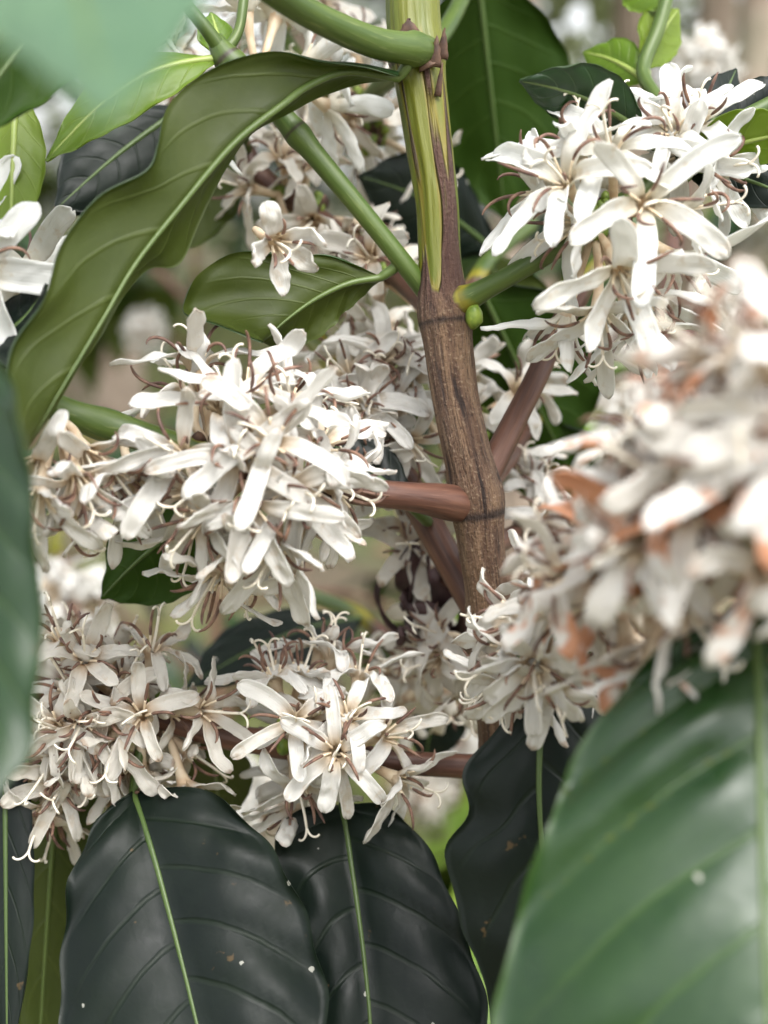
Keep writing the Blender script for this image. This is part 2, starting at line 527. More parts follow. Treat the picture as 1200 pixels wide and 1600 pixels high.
def branch(parent, pts, rad_px, bark, name='branch', mat='twig', n=70, seg=18, nodes=(), scars=(), flute=0.0, reg=True, seed=0, world=None, register=None):
    """pts: (px,py,depth); rad_px: radius in photo pixels per point; bark: 0 green .. 1 brown per point"""
    W = [P(*p) for p in pts] if world is None else list(world)
    rr = [r * PX(p[2]) for r, p in zip(rad_px, pts)] if world is None else list(rad_px)
    ctrl = np.array([[*w, r, b] for w, r, b in zip(W, rr, bark)])
    C = catmull(ctrl, n)
    path, rad, bk = C[:, :3], np.maximum(C[:, 3], 1e-4), C[:, 4]
    s = np.concatenate([[0], np.cumsum(np.linalg.norm(np.diff(path, axis=0), axis=1))])
    tot = s[-1]
    rad = rad.copy()
    scar = np.zeros(n)
    for (pos, amp, wid) in nodes:                 # pos: photo y of the node on this path, or fraction if <= 1
        if pos > 1:
            ypix = np.array([800 - (Vector(p) - CAM).dot(UPV) / ((Vector(p) - CAM).dot(FWD)) / TAN * 800 for p in path])
            k = s[np.argmin(abs(ypix - pos))]
        else:
            k = pos * tot
        g = np.exp(-((s - k) / wid) ** 2)
        rad *= 1 + amp * g
        scar += 0.8 * np.exp(-((s - k - wid * 0.6) / (wid * 0.28)) ** 2) * (1 if scars else 0)
    V, F, ring, sv, th = tube_geo(path, rad, seg)
    rv = np.repeat(rad, seg)
    bv = ring * rv[:, None]
    # cylinder coordinates stretched along the axis so that grain runs lengthwise
    bvec = np.stack([np.cos(th) * rv, np.sin(th) * rv, sv * 0.07 + seed * 3.1], axis=1)
    if flute > 0:
        d = np.array([flute * (noise.noise(Vector((math.cos(a) * 1.6 + seed, math.sin(a) * 1.6, z * 26))) * 0.9
                              + 0.55 * noise.noise(Vector((math.cos(a) * 4.5, math.sin(a) * 4.5 + seed, z * 60)))
                              + 0.5 * noise.noise(Vector((math.cos(a) * 10, math.sin(a) * 10 + seed, z * 110))) - 0.55 * max(0, 1 - 9 * abs(noise.noise(Vector((math.cos(a) * 3.2 + 5, math.sin(a) * 3.2 + seed, z * 22)))))) * 1.0 for a, z in zip(th, sv)])
        V = V + ring * (d * rv)[:, None]
    o = put(name, V, F, [M[mat]], parent, origin=path[0], attrs={'bvec': bvec, 'bark': np.repeat(bk, seg), 'scar': np.repeat(np.clip(scar, 0, 1), seg)})
    if reg:
        (BR if register is None else register).extend([(Vector(p), float(r)) for p, r in zip(path[::2], rad[::2])])
    return o

# ------------------------------------------------------------------ leaf builder
def leaf_geo(mid, left, right, N, K, amp, wave, thick, seed, upn):
    """three world polylines (N x 3) -> closed thin blade; upn: sign making the normal point to the upper face"""
    T = norm(np.gradient(mid, axis=0))
    S = norm(right - left + 1e-9)
    # smooth side vectors near the two ends, where the edges meet
    S[0], S[-1] = S[1], S[-2]
    Nn = norm(np.cross(S, T)) * upn
    ss = np.concatenate([-np.linspace(1, 0, K + 1) ** 0.85, np.linspace(0, 1, K + 1)[1:] ** 0.85])
    tt = np.linspace(0, 1, N)
    W = 0.5 * np.linalg.norm(right - left, axis=1)
    cap = W.max() / 0.022
    amp, wave = amp * min(1, cap), wave * min(1, cap)
    G = np.zeros((N, len(ss), 3))
    for j, s in enumerate(ss):
        e = left if s < 0 else right
        a = abs(s)
        pos = mid * (1 - a) + e * a
        ph = tt * NV - (a ** 1.3) * SK + (0.37 if s > 0 else 0.0)
        quilt = np.abs(np.sin(np.pi * ph)) ** 0.75
        env = a ** 0.6 * (1 - 0.55 * a)
        h = 0.6 * amp * (quilt - 0.45) * env * 2.0 * (0.75 + 0.5 * np.sin(tt * 9 + seed * 3 + (2 if s > 0 else 0)))
        h += 0.10 * W * math.sin(math.pi * min(1, a * 1.05)) * 0.9
        h += wave * (a ** 2.2) * (np.sin(2 * np.pi * (ph * 0.5) + seed * 1.7 + (1.3 if s > 0 else 0)) + 0.5 * np.sin(2 * np.pi * ph * 0.83 + seed))
        h += a ** 0.6 * np.array([0.0011 * min(1, cap) * noise.noise(Vector((t_ * 5.3 + seed * 7, s * 1.9, seed))) + 0.0005 * min(1, cap) * noise.noise(Vector((t_ * 15 + seed * 7, s * 5.1, seed + 4))) for t_ in tt])
        h *= np.clip(W / (W.max() * 0.35), 0, 1)
        G[:, j] = pos + Nn * h[:, None]
        if a == 1.0:   # ragged rim
            G[:, j] += (S * (1 if s > 0 else -1)) * (wave * 0.35 * np.sin(2 * np.pi * ph + seed * 2.1))[:, None]
    K2 = len(ss)
    du = np.gradient(G, axis=0)
    dv = np.gradient(G, axis=1)
    NN = norm(np.cross(dv, du)) * upn
    top = (G + NN * thick * 0.5).reshape(-1, 3)
    bot = (G - NN * thick * 0.5).reshape(-1, 3)
    V = np.concatenate([top, bot])
    uvc = np.array([[(s + 1) / 2, t] for t in tt for s in ss])
    F, fm = [], []
    n1 = N * K2
    for i in range(N - 1):
        for j in range(K2 - 1):
            a = i * K2 + j
            q = (a, a + 1, a + K2 + 1, a + K2)
            # orientation: top normal = upn * cross(dv, du)
            if upn > 0:
                F.append(q)
                F.append(tuple(n1 + k for k in reversed(q)))
            else:
                F.append(tuple(reversed(q)))
                F.append(tuple(n1 + k for k in q))
            fm += [0, 1]
    rim = [i * K2 for i in range(N)] + [(N - 1) * K2 + j for j in range(1, K2)] + [i * K2 + K2 - 1 for i in range(N - 2, -1, -1)] + [j for j in range(K2 - 2, 0, -1)]
    for a, b in zip(rim, rim[1:] + rim[:1]):
        F.append((a, b, b + n1, a + n1) if upn < 0 else (b, a, a + n1, b + n1))
        fm.append(0)
    return V, F, fm, np.concatenate([uvc, uvc]), Nn

def attach(base, reg, maxd=0.09):
    best = min(reg, key=lambda q: (q[0] - base).length - q[1])
    return best

def make_leaf(parent, mid, left, right, kind='mid', cam='top', N=66, K=8, amp=0.0011, wave=0.0012, thick=0.00035, seed=0, rib_w=0.0009, petiole=None, reg=None, label=None, name='leaf', rib=True):
    """polylines in world space"""
    m, l, r = (catmull([tuple(v) for v in q], N) for q in (mid, left, right))
    cn = np.cross(norm((r - l)[N // 2]), norm((m[N // 2 + 1] - m[N // 2 - 1])))
    toward = np.array(CAM) - m[N // 2]
    up = 1 if cn.dot(toward) > 0 else -1
    if cam != 'top':
        up = -up
    V, F, fm, uv, Nn = leaf_geo(m, l, r, N, K, amp, wave, thick, seed, up)
    a, b = LEAFSET[kind]
    o = put(name, V, F, [M[a], M[b]], parent, origin=m[0], face_mat=fm, uv=uv)
    if label:
        o['label'] = label
    if rib:
        # midrib: raised on the under face, narrow on the upper face; runs on into the petiole
        pts = list(m[:-1:2])
        rad = list(np.interp(np.linspace(0, 1, len(pts)), [0, 0.1, 1], [rib_w, rib_w * 0.85, rib_w * 0.22]))
        if reg is not None:
            bp, br = attach(Vector(m[0]), reg)
            gap = (bp - Vector(m[0])).length
            t0 = Vector(m[2] - m[0]).normalized()
            midp = (bp + Vector(m[0])) * 0.5 - t0 * gap * 0.18
            pet = catmull([tuple(bp), tuple(midp), tuple(m[0])], 10)[:-1]
            pts = list(pet) + pts
            rad = list(np.linspace(rib_w * 1.5, rib_w * 1.15, len(pet))) + rad
            if gap > 0.035:
                print('long petiole', round(gap, 3), kind, [round(x, 3) for x in m[0]])
        Vr, Fr, ring, sv, th = tube_geo(np.array(pts), rad, 8)
        put('midrib', Vr, Fr, [M['rib_' + ('dark' if kind in ('dark', 'fore') else ('mid' if kind == 'pale' else kind))]], o, origin=m[0])
    return o

def hero_leaf(parent, mid, left, right, **kw):
    return make_leaf(parent, [P(*p) for p in mid], [P(*p) for p in left], [P(*p) for p in right], **kw)

def path_leaf(parent, base, tip, width_px, roll=0, bend=0.15, sway=0.0, fold=0.15, wpos=0.5, **kw):
    """a leaf from base to tip (photo px, depth); roll turns the blade about its midrib away from facing the lens"""
    A, B = P(*base), P(*tip)
    ax = (B - A)
    L = ax.length
    t = ax.normalized()
    view = ((A + B) / 2 - CAM).normalized()
    side = t.cross(view).normalized()
    nrm = side.cross(t).normalized()
    q = Matrix.Rotation(R(roll), 3, t)
    side, nrm = q @ side, q @ nrm
    down = Vector((0, 0, -1))
    W = width_px * 0.5 * PX((base[2] + tip[2]) / 2)
    n = 14
    mid, lf, rt = [], [], []
    for i in range(n):
        u = i / (n - 1)
        c = A + ax * u - down * (math.sin(math.pi * u) * L * bend) + side * (math.sin(math.pi * u * 1.2) * L * sway)
        prof = (math.sin(math.pi * min(1, u ** (math.log(0.5) / math.log(wpos)))) ** 0.85) if 0 < u < 1 else 0
        if u > 0.82:
            prof *= 0.55 + 0.45 * (1 - u) / 0.18
        w = W * prof + 0.0002
        mid.append(c)
        lf.append(c - side * w * math.cos(fold) + nrm * (w * math.sin(fold)))
        rt.append(c + side * w * math.cos(fold) + nrm * (w * math.sin(fold)))
    return make_leaf(parent, mid, lf, rt, **kw)

# ------------------------------------------------------------------ flower builder
_pf = {}
def petal_faces(N, K):
    if (N, K) in _pf:
        return _pf[(N, K)]
    F = []
    n1 = N * K
    for i in range(N - 1):
        for j in range(K - 1):
            a = i * K + j
            F.append((a, a + 1, a + K + 1, a + K))
            F.append((n1 + a + K, n1 + a + K + 1, n1 + a + 1, n1 + a))
    rim = [i * K for i in range(N)] + [(N - 1) * K + j for j in range(1, K)] + [i * K + K - 1 for i in range(N - 2, -1, -1)] + [j for j in range(K - 2, 0, -1)]
    for a, b in zip(rim, rim[1:] + rim[:1]):
        F.append((a, b, b + n1, a + n1))
    uv = np.array([[j / (K - 1), i / (N - 1)] for i in range(N) for j in range(K)])
    _pf[(N, K)] = (F, np.concatenate([uv, uv]))
    return _pf[(N, K)]

def petal(az, L, W, th0, th1, curl, droop, twist, down, r, N=15, K=7, cup=0.5, limp=0.0):
    """local frame: z = flower axis.  Strap-shaped lobe that leaves the throat at th0 from the axis and leans out to th1"""
    ss = np.linspace(0, 1, N)
    ds = L / (N - 1)
    rad = np.array([math.cos(az), math.sin(az), 0])
    side0 = np.array([-math.sin(az), math.cos(az), 0])
    zz = np.array([0, 0, 1.0])
    p = rad * 0.0011 - zz * 0.0006
    pts, tans = [], []
    bendpos = r.uniform(0.15, 0.4)
    kink = r.uniform(-0.7, 0.7) * limp
    sidesw = r.uniform(-0.35, 0.35)
    for s in ss:
        f = min(1, s / bendpos)
        f = f * f * (3 - 2 * f)
        th = th0 + (th1 - th0) * f + curl * max(0, s - bendpos) / (1 - bendpos) + kink * (1 if s > 0.62 else 0) * min(1, (s - 0.62) / 0.12 if s > 0.62 else 0)
        t = rad * math.sin(th) + zz * math.cos(th) + side0 * (sidesw * s)
        t = t + down * (droop * s)
        t = t / np.linalg.norm(t)
        pts.append(p.copy())
        tans.append(t)
        p = p + t * ds
    pts, tans = np.array(pts), np.array(tans)
    side = side0 - tans * (tans @ side0)[:, None]
    side = norm(side)
    nr = np.cross(tans, side)
    tw = twist * ss ** 1.3
    side, nr = side * np.cos(tw)[:, None] + nr * np.sin(tw)[:, None], nr * np.cos(tw)[:, None] - side * np.sin(tw)[:, None]
    w = W * (0.42 + 0.58 * np.clip(ss / 0.32, 0, 1) ** 0.8)
    tip = np.clip((ss - 0.80) / 0.2, 0, 1)
    w = w * np.sqrt(np.clip(1 - tip ** 2 * 0.93, 0.02, 1))
    cupv = cup * (0.5 + 0.8 * np.sin(ss * 3.0 + r.uniform(0, 3)) ** 2)
    uu = np.linspace(-1, 1, K)
    G = np.zeros((N, K, 3))
    ph1, ph2 = r.uniform(0, 6), r.uniform(0, 6)
    roll_e = r.uniform(-0.3, 1.1)
    for j, u in enumerate(uu):
        lat = u * (1 - 0.16 * cupv * abs(u))
        z = cupv * 0.5 * (u * u - 0.3) * w + roll_e * w * 0.5 * max(0, abs(u) - 0.55)
        z = z + 0.09 * w * np.sin(ss * 9 + ph1 + u * 1.4) * (0.3 + abs(u)) + 0.05 * w * np.sin(ss * 17 + ph2 - u * 2)
        G[:, j] = pts + side * (lat * w)[:, None] - nr * (z)[:, None] * -1
    sd = r.uniform(0, 90)
    cr = np.array([[noise.noise(Vector((sa_ * 5.0, ua_ * 1.3, sd))) + 0.5 * noise.noise(Vector((sa_ * 12.0, ua_ * 2.6, sd + 9))) for ua_ in uu] for sa_ in ss])
    G += nr[:, None, :] * (cr * W * (0.16 + 0.2 * min(1, limp)))[:, :, None] * np.clip(ss * 4, 0, 1)[:, None, None]
    fold = r.uniform(-0.2, 0.4) * (ss * W)[:, None] * np.exp(-(uu / 0.28) ** 2)[None, :]
    G += nr[:, None, :] * fold[:, :, None] * 0.6
    nn = norm(np.cross(np.gradient(G, axis=1), np.gradient(G, axis=0)))
    th_ = 0.00009
    return np.concatenate([(G - nn * th_).reshape(-1, 3), (G + nn * th_).reshape(-1, 3)])

def curl_path(p0, d0, bend_axis, L, n, c0, c1, down, droop):
    pts = [np.array(p0)]
    d = np.array(d0, float)
    ds = L / (n - 1)
    ax = bend_axis / np.linalg.norm(bend_axis)
    for i in range(n - 1):
        k = (c0 + (c1 - c0) * (i / (n - 1)) ** 2) * ds
        d = d * math.cos(k) + np.cross(ax, d) * math.sin(k) + ax * ax.dot(d) * (1 - math.cos(k))
        d = d + down * droop * ds * 40
        d = d / np.linalg.norm(d)
        pts.append(pts[-1] + d * ds)
    return np.array(pts)

NFL = [0]
def flower(parent, node, throat, r, pl=0.0145, pw=0.0021, style='white', detail=True, name='flower', spread=None, tuber=1.0):
    node, throat = Vector(node), Vector(throat)
    ax = (throat - node)
    L = ax.length
    z = ax.normalized()
    x = z.orthogonal().normalized()
    x = Matrix.Rotation(r.uniform(0, 6.283), 3, z) @ x
    y = z.cross(x)
    rot = Matrix((x, y, z)).transposed()
    down = np.array(rot.transposed() @ Vector((0, 0, -1)))
    pm = {'white': 'petal', 'fresh': 'petal_fresh', 'old': 'petal_old', 'stain': 'petal_stain'}[style]
    # corolla tube with a small flared throat
    zz = np.array([-L, -L * 0.92, -L * 0.5, -0.0025, -0.0006, 0.0004])
    bow = np.array([0, 0, 1, 0.2, 0, 0]) * r.uniform(-0.0012, 0.0012)
    path = np.stack([bow, bow * 0.4, zz], axis=1)
    rd = np.array([0.0006, 0.00075, 0.00085, 0.0011, 0.0015, 0.0017]) * tuber
    C = catmull(np.concatenate([path, rd[:, None]], axis=1), 10)
    V, F, _, _, _ = tube_geo(C[:, :3], C[:, 3], 10, closed=False)
    me = mesh_from('corolla_tube', V, F, [M['tube']])
    o = bpy.data.objects.new(name, me)
    COL.objects.link(o)
    o.parent = parent
    o.matrix_basis = Matrix.Translation(throat - wloc(parent)) @ rot.to_4x4()
    N, K = (18, 9) if detail else (10, 5)
    Fp, uvp = petal_faces(N, K)
    limp = {'white': 1.0, 'fresh': 0.5, 'old': 1.3, 'stain': 1.2}[style]
    np_ = 5 if r.random() < 0.85 else 6
    th_open = r.uniform(1.05, 1.6) if spread is None else spread
    for k in range(np_):
        az = 2 * math.pi * (k + r.uniform(-0.13, 0.13)) / np_
        pv = petal(az, pl * r.uniform(0.86, 1.12), pw * r.uniform(0.85, 1.15), r.uniform(0.35, 0.6), th_open + r.uniform(-0.3, 0.3) * (0.6 + limp),
                   r.uniform(-0.45, 0.75) * (0.6 + 0.6 * limp), r.uniform(0.15, 0.55) * (0.5 + limp), r.uniform(-0.7, 0.7) * (0.35 + limp * 0.7), down, r, N, K, cup=r.uniform(0.25, 0.95), limp=limp)
        pme = mesh_from('petal', pv, Fp, [M[pm]], uv=uvp)
        po = bpy.data.objects.new('petal', pme)
        COL.objects.link(po)
        po.parent = o
    # stamens: cream filaments, brown curled anthers; one forked style
    V, F, fm = [], [], []
    nb = 0
    for k in range(5):
        az = 2 * math.pi * (k + 0.5 + r.uniform(-0.15, 0.15)) / 5
        ra = np.array([math.cos(az), math.sin(az), 0])
        d0 = ra * r.uniform(0.25, 0.75) + np.array([0, 0, 1.0])
        d0 = d0 / np.linalg.norm(d0)
        axb = np.cross(np.array([0, 0, 1.0]), ra) + np.array([r.uniform(-.6, .6) for _ in range(3)])
        n = 15 if detail else 9
        pp = curl_path(ra * 0.0009, d0, axb, r.uniform(0.0085, 0.0115) * pl / 0.0145, n, r.uniform(-40, 110), r.uniform(150, 800) * r.choice((1, 1, -1)), down, r.uniform(0.0, 0.35))
        cut = n // 3
        for a, b, mi, ra_ in ((0, cut + 1, 0, 0.00026), (cut, n, 1, 0.00034)):
            seg = pp[a:b]
            rr = np.full(len(seg), ra_)
            if mi:
                rr = rr * np.interp(np.linspace(0, 1, len(seg)), [0, 0.15, 0.8, 1], [0.6, 1.1, 0.9, 0.35])
            v, f, _, _, _ = tube_geo(seg, rr, 5, base=nb)
            V.append(v)
            F += f
            fm += [mi] * len(f)
            nb += len(v)
    d0 = np.array([r.uniform(-.2, .2), r.uniform(-.2, .2), 1.0])
    L0 = r.uniform(0.006, 0.0095)
    sp = curl_path(np.zeros(3), d0 / np.linalg.norm(d0), np.array([r.uniform(-1, 1), r.uniform(-1, 1), 0.01]), L0, 6, 0, 50, down, 0.05)
    v, f, _, _, _ = tube_geo(sp, 0.0003, 5, base=nb)
    V.append(v); F += f; fm += [2] * len(f); nb += len(v)
    bax = np.array([r.uniform(-1, 1), r.uniform(-1, 1), 0.05])
    for sgn in (-1, 1):
        e = sp[-1] - sp[-2]
        q = curl_path(sp[-1], e / np.linalg.norm(e), bax, 0.0042, 9, sgn * 300, sgn * 1100, down, 0)
        v, f, _, _, _ = tube_geo(q, 0.00024, 5, base=nb)
        V.append(v); F += f; fm += [2] * len(f); nb += len(v)
    so = bpy.data.objects.new('stamen_ring', mesh_from('stamen_ring', np.concatenate(V), F, [M['filament'], M['anther'], M['style']], face_mat=fm))
    COL.objects.link(so)
    so.parent = o
    NFL[0] += 1
    return o

def blob(c, r, sq, seed, n=7, m=6):
    V, F = [], []
    for i in range(m + 1):
        a = math.pi * i / m
        for j in range(n):
            b = 2 * math.pi * j / n
            k = 1 + 0.25 * noise.noise(Vector((i * 0.7, j * 0.9, seed)))
            V.append((c[0] + r * k * math.sin(a) * math.cos(b), c[1] + r * k * math.sin(a) * math.sin(b), c[2] + r * sq * k * math.cos(a)))
    for i in range(m):
        for j in range(n):
            F.append((i * n + j, i * n + (j + 1) % n, (i + 1) * n + (j + 1) % n, (i + 1) * n + j))
    return V, F

def bud_knot(parent, node, r, size=0.0042):
    V, F, fm = [], [], []
    for k in range(16):
        d = Vector((r.gauss(0, 1), r.gauss(0, 1), r.gauss(0, 1))).normalized()
        v, f = blob(node + d * size * r.uniform(0.45, 1.0), r.uniform(0.0008, 0.0016), 1.2, r.random() * 50)
        b = len(V)
        V += v
        F += [tuple(b + q for q in x) for x in f]
        fm += [0 if r.random() < 0.72 else 1] * len(f)
    return put('bud_cluster', V, F, [M['calyx'], M['bract']], parent, origin=node, face_mat=fm)

def cluster(parent, nodes, n, r, tube=0.0115, jitter=0.25, avoid=None, toward=0.35, updir=0.0, hero=(), axis=None, knots=True, **kw):
    """n flowers on the given nodes (px,py,d); hero: throats (px,py,d) placed one by one"""
    r = random.Random(int(nodes[0][0] * 7 + nodes[0][1] * 3) + 5)
    W = [P(*q) for q in nodes]
    if knots:
        for w in W:
            bud_knot(parent, w, r)
    for h in hero:
        T = P(h[0], h[1], h[2])
        nd = min(W, key=lambda w: (w - T).length)
        dirv = (T - nd)
        tl = max(0.008, min(0.016, dirv.length))
        kk = dict(kw)
        if len(h) > 3:
            kk.update(h[3])
        flower(parent, T - dirv.normalized() * tl, T, r, **kk)
    dirs = []
    tries = 0
    while len(dirs) < n and tries < 4000:
        tries += 1
        d = Vector((r.gauss(0, 1), r.gauss(0, 1), r.gauss(0, 1))).normalized()
        d = (d - FWD * toward + Vector((0, 0, updir))).normalized()
        if axis is not None and abs(d.dot(axis)) > 0.75:
            continue
        w = r.choice(W)
        T = w + d * tube * r.uniform(1 - jitter, 1 + jitter)
        if any((T - q).length < 0.0042 for q in dirs):
            continue
        dirs.append(T)
        flower(parent, w + Vector((r.gauss(0, 1), r.gauss(0, 1), r.gauss(0, 1))) * 0.0012, T, r, **kw)

# ================================================================== the flowering coffee plant
STEM = [(560, -560, .275), (600, -300, .262), (640, -80, .252), (648, 60, .250), (667, 200, .250), (681, 300, .250), (688, 400, .250), (693, 470, .250), (700, 540, .250),
        (711, 620, .250), (728, 700, .250), (744, 770, .251), (752, 850, .253), (762, 930, .256), (772, 1040, .262), (782, 1160, .268), (800, 1350, .28), (830, 1650, .295)]
base_w = P(*STEM[-1])
ROOT = Vector((base_w.x + 0.03, base_w.y + 0.03, 0))
plant = thing('coffee_plant', 'coffee plant in full white blossom with upright stem turning from green to brown', 'coffee plant', ROOT)
sw = [P(*p) for p in STEM] + [Vector((ROOT.x - 0.004, ROOT.y - 0.012, 0.45)), Vector((ROOT.x, ROOT.y, -0.03))]
sr = [24, 34, 40, 41, 37, 34, 33, 38, 38, 36, 37, 36, 36, 33, 33, 34, 35, 36]
sr = [r * PX(p[2]) for r, p in zip(sr, STEM)] + [0.0075, 0.0095]
sb = [-0.6, -0.5, -0.3, 0.10, 0.3, 0.42, 0.58, 0.95, 1.1, 1.2, 1.2, 1.25, 1.25, 1.25, 1.25, 1.25, 1.25, 1.25, 1.25, 1.25]
branch(plant, None, sr, sb, name='stem', mat='bark', n=760, seg=84, flute=0.085, seed=1, world=sw,
       nodes=((88, 0.12, 0.0026), (490, 0.13, 0.0035), (775, 0.20, 0.005), (955, 0.12, 0.004), (1195, 0.12, 0.004)), scars=(1,))

def br(pts, rad, bark, **kw):
    return branch(plant, pts, rad, bark, seed=rng.random() * 9, **kw)
# green shoot from the top node, towards the lens and up
br([(668, 78, .247), (640, 76, .241), (590, 68, .236), (525, 42, .228), (455, 5, .218), (330, -80, .19), (150, -190, .15), (60, -235, .12)], [22, 24, 24, 23, 22, 21, 20, 18], [0.05, -.1, -.3, -.3, -.3, -.3, -.3, -.3], nodes=((0.04, 0.2, 0.002),))
# green branch, upper left
br([(668, 462, .252), (645, 430, .250), (590, 360, .248), (520, 275, .246), (455, 198, .245), (400, 135, .244), (355, 92, .243), (335, 60, .243)], [14, 15, 15, 16, 18, 17, 20, 13], [.5, .1, -.3, -.3, -.3, -.3, -.3, -.3], nodes=((0.62, 0.2, 0.0022), (0.9, 0.25, 0.003)), scars=(1,))
br([(350, 85, .243), (322, 45, .241), (290, 5, .24), (250, -60, .24)], [13, 11, 10, 9], [-.3] * 4, n=24)
br([(352, 82, .244), (372, 50, .245), (380, 5, .246), (385, -60, .25)], [10, 8, 8, 7], [-.3] * 4, n=24)
# green branch, right
br([(700, 478, .249), (728, 467, .247), (780, 440, .244), (850, 400, .241), (925, 355, .238), (1000, 300, .240), (1080, 235, .243), (1180, 175, .245), (1300, 120, .25)], [22, 19, 16, 16, 16, 15, 14, 13, 12], [1.0, .35, -.25, -.3, -.3, -.3, -.3, -.3, -.3], nodes=((0.03, 0.25, 0.003), (0.42, 0.25, 0.003), (0.62, 0.25, 0.003)), scars=(1,))
br([(1085, 235, .246), (1025, 150, .262), (1005, 110, .27), (1030, 40, .275), (1052, -40, .28)], [11, 10, 11, 11, 10], [-.3] * 5, n=36)
# red-brown branch, right, rising behind
br([(748, 765, .253), (775, 715, .256), (805, 655, .260), (838, 590, .264), (870, 520, .268), (930, 420, .275), (1010, 330, .285), (1090, 250, .29)], [24, 21, 19, 18, 18, 17, 16, 14], [1.1, 1.1, 1, .9, .75, .3, 0, -.2], nodes=((0.5, 0.14, 0.003),), flute=0.06)
# red-brown branch, left, through the large blossom
br([(768, 800, .259), (738, 792, .2535), (705, 785, .2475), (640, 776, .2405), (560, 768, .236), (470, 752, .234), (390, 738, .234), (300, 705, .236), (200, 675, .238), (100, 642, .236), (0, 590, .225), (-110, 540, .2), (-220, 500, .17)], [24, 27, 29, 23, 22, 21, 21, 22, 23, 22, 21, 20, 18], [1.2, 1.2, 1.05, 1, 1, .9, .6, .25, .1, 0, -.1, -.2, -.3], nodes=((0.33, 0.2, 0.004), (0.52, 0.2, 0.004)), flute=0.04, n=110)
# red-brown branch behind, up to the blossom left of the stem
br([(775, 1010, .268), (735, 935, .270), (690, 855, .273), (640, 765, .278), (600, 690, .283), (580, 650, .288), (540, 590, .295), (470, 500, .31)], [24, 24, 24, 24, 25, 26, 22, 18], [1.1, 1.1, 1, 1, 1, .9, .5, .2], nodes=((0.68, 0.2, 0.004),), flute=0.05)
# lower red-brown branch, left
br([(785, 1200, .268), (740, 1198, .266), (680, 1195, .264), (600, 1188, .262), (520, 1172, .262), (420, 1160, .262), (350, 1150, .261), (290, 1132, .261), (200, 1105, .262), (110, 1085, .262), (0, 1060, .264), (-130, 1030, .27)], [24, 20, 19, 19, 19, 20, 20, 20, 19, 18, 17, 16], [1.1, 1, 1, 1, 1, 1, 1, 1, .9, .8, .6, .3], nodes=((0.36, 0.2, 0.004), (0.66, 0.2, 0.004)), flute=0.04, n=110)
# lower branch, right, coming towards the lens
br([(762, 965, .260), (805, 1000, .246), (880, 950, .217), (970, 880, .19), (1075, 845, .17), (1160, 775, .160), (1235, 660, .152), (1310, 480, .145), (1420, 400, .14)], [24, 22, 22, 22, 23, 23, 23, 22, 20], [1.1, 1, 1, 1, .9, .8, .7, .4, .1], n=110)
# twigs behind, carrying the blossoms and leaves out of focus
br([(690, 500, .256), (640, 450, .275), (590, 408, .292), (490, 335, .30), (400, 268, .305), (380, 230, .306), (310, 160, .31), (200, 120, .315), (90, 95, .325)], [18, 17, 16, 16, 17, 16, 15, 14, 13], [1, 1, .9, .9, .9, .6, .2, 0, -.2])
br([(655, 95, .257), (600, 130, .285), (550, 165, .31), (480, 110, .32), (430, 40, .325), (380, -60, .33)], [17, 15, 14, 14, 14, 12], [.2, .1, .3, .3, 0, 0])
br([(655, 95, .257), (700, 40, .285), (740, -40, .31), (790, -140, .33)], [17, 14, 12, 11], [.2, 0, -.2, -.3], n=36)
br([(700, 495, .257), (735, 450, .29), (770, 400, .33), (830, 350, .37)], [17, 14, 13, 12], [.8, .5, 0, -.2], n=36)
br([(745, 775, .258), (790, 720, .29), (830, 660, .315), (900, 600, .345), (1000, 560, .37)], [18, 16, 14, 13, 12], [1, 1, .6, 0, -.2], n=50)
br([(755, 860, .26), (800, 838, .285), (850, 815, .305), (930, 790, .33)], [18, 16, 15, 13], [1, 1, .9, .4], n=36)
br([(765, 960, .262), (730, 1010, .29), (690, 1040, .32), (620, 1010, .35), (560, 960, .37), (480, 930, .40)], [18, 16, 15, 14, 13, 12], [1, 1, 1, .8, .4, 0], n=50)
br([(-70, 515, .212), (-60, 480, .215), (-25, 440, .233), (-10, 400, .236), (5, 330, .236), (-10, 200, .235)], [14, 14, 14, 13, 12, 11], [-.2] * 6, n=40)

# dry brown stipules and crusty scars at the nodes of the stem
def stipule(px, py, d, w, h, ang, out=0.0003, name='stipule'):
    c = P(px, py, d)
    st = Vector((math.sin(R(ang)), 0, math.cos(R(ang))))
    sd = st.cross(FWD).normalized()
    V = []
    n, k = 8, 5
    sdn = rng.random() * 40
    for back in (0, 1):
        for i in range(n):
            u = i / (n - 1)
            ww = w * (1 - u ** 1.4) + 0.0001
            for j in range(k):
                f = j / (k - 1) * 2 - 1
                jit = 0.25 * w * noise.noise(Vector((i * .9, j * .8, sdn)))
                q = c + st * (h * u) + sd * (f * ww + jit) - FWD * (out * (1 - f * f) + 0.0003 * math.sin(u * 3) + jit * 0.4) + FWD * 0.0005 * back
                V.append(tuple(q))
    F = []
    m = n * k
    for i in range(n - 1):
        for j in range(k - 1):
            a = i * k + j
            F += [(a, a + 1, a + k + 1, a + k), (m + a + k, m + a + k + 1, m + a + 1, m + a)]
    rim = [i * k for i in range(n)] + [(n - 1) * k + j for j in range(1, k)] + [i * k + k - 1 for i in range(n - 2, -1, -1)] + [j for j in range(k - 2, 0, -1)]
    F += [(a, b, b + m, a + m) for a, b in zip(rim, rim[1:] + rim[:1])]
    put(name, V, F, [M['bract']], plant, origin=c)
for a in ((640, 64, .2436, .0024, .0040, -4), (678, 104, .2440, .0013, .0056, 6), (691, 92, .2457, .0010, .0056, 4), (655, 101, .2438, .0012, .0034, 88), (684, 150, .2452, .0006, .006, 8)):
    stipule(*a)
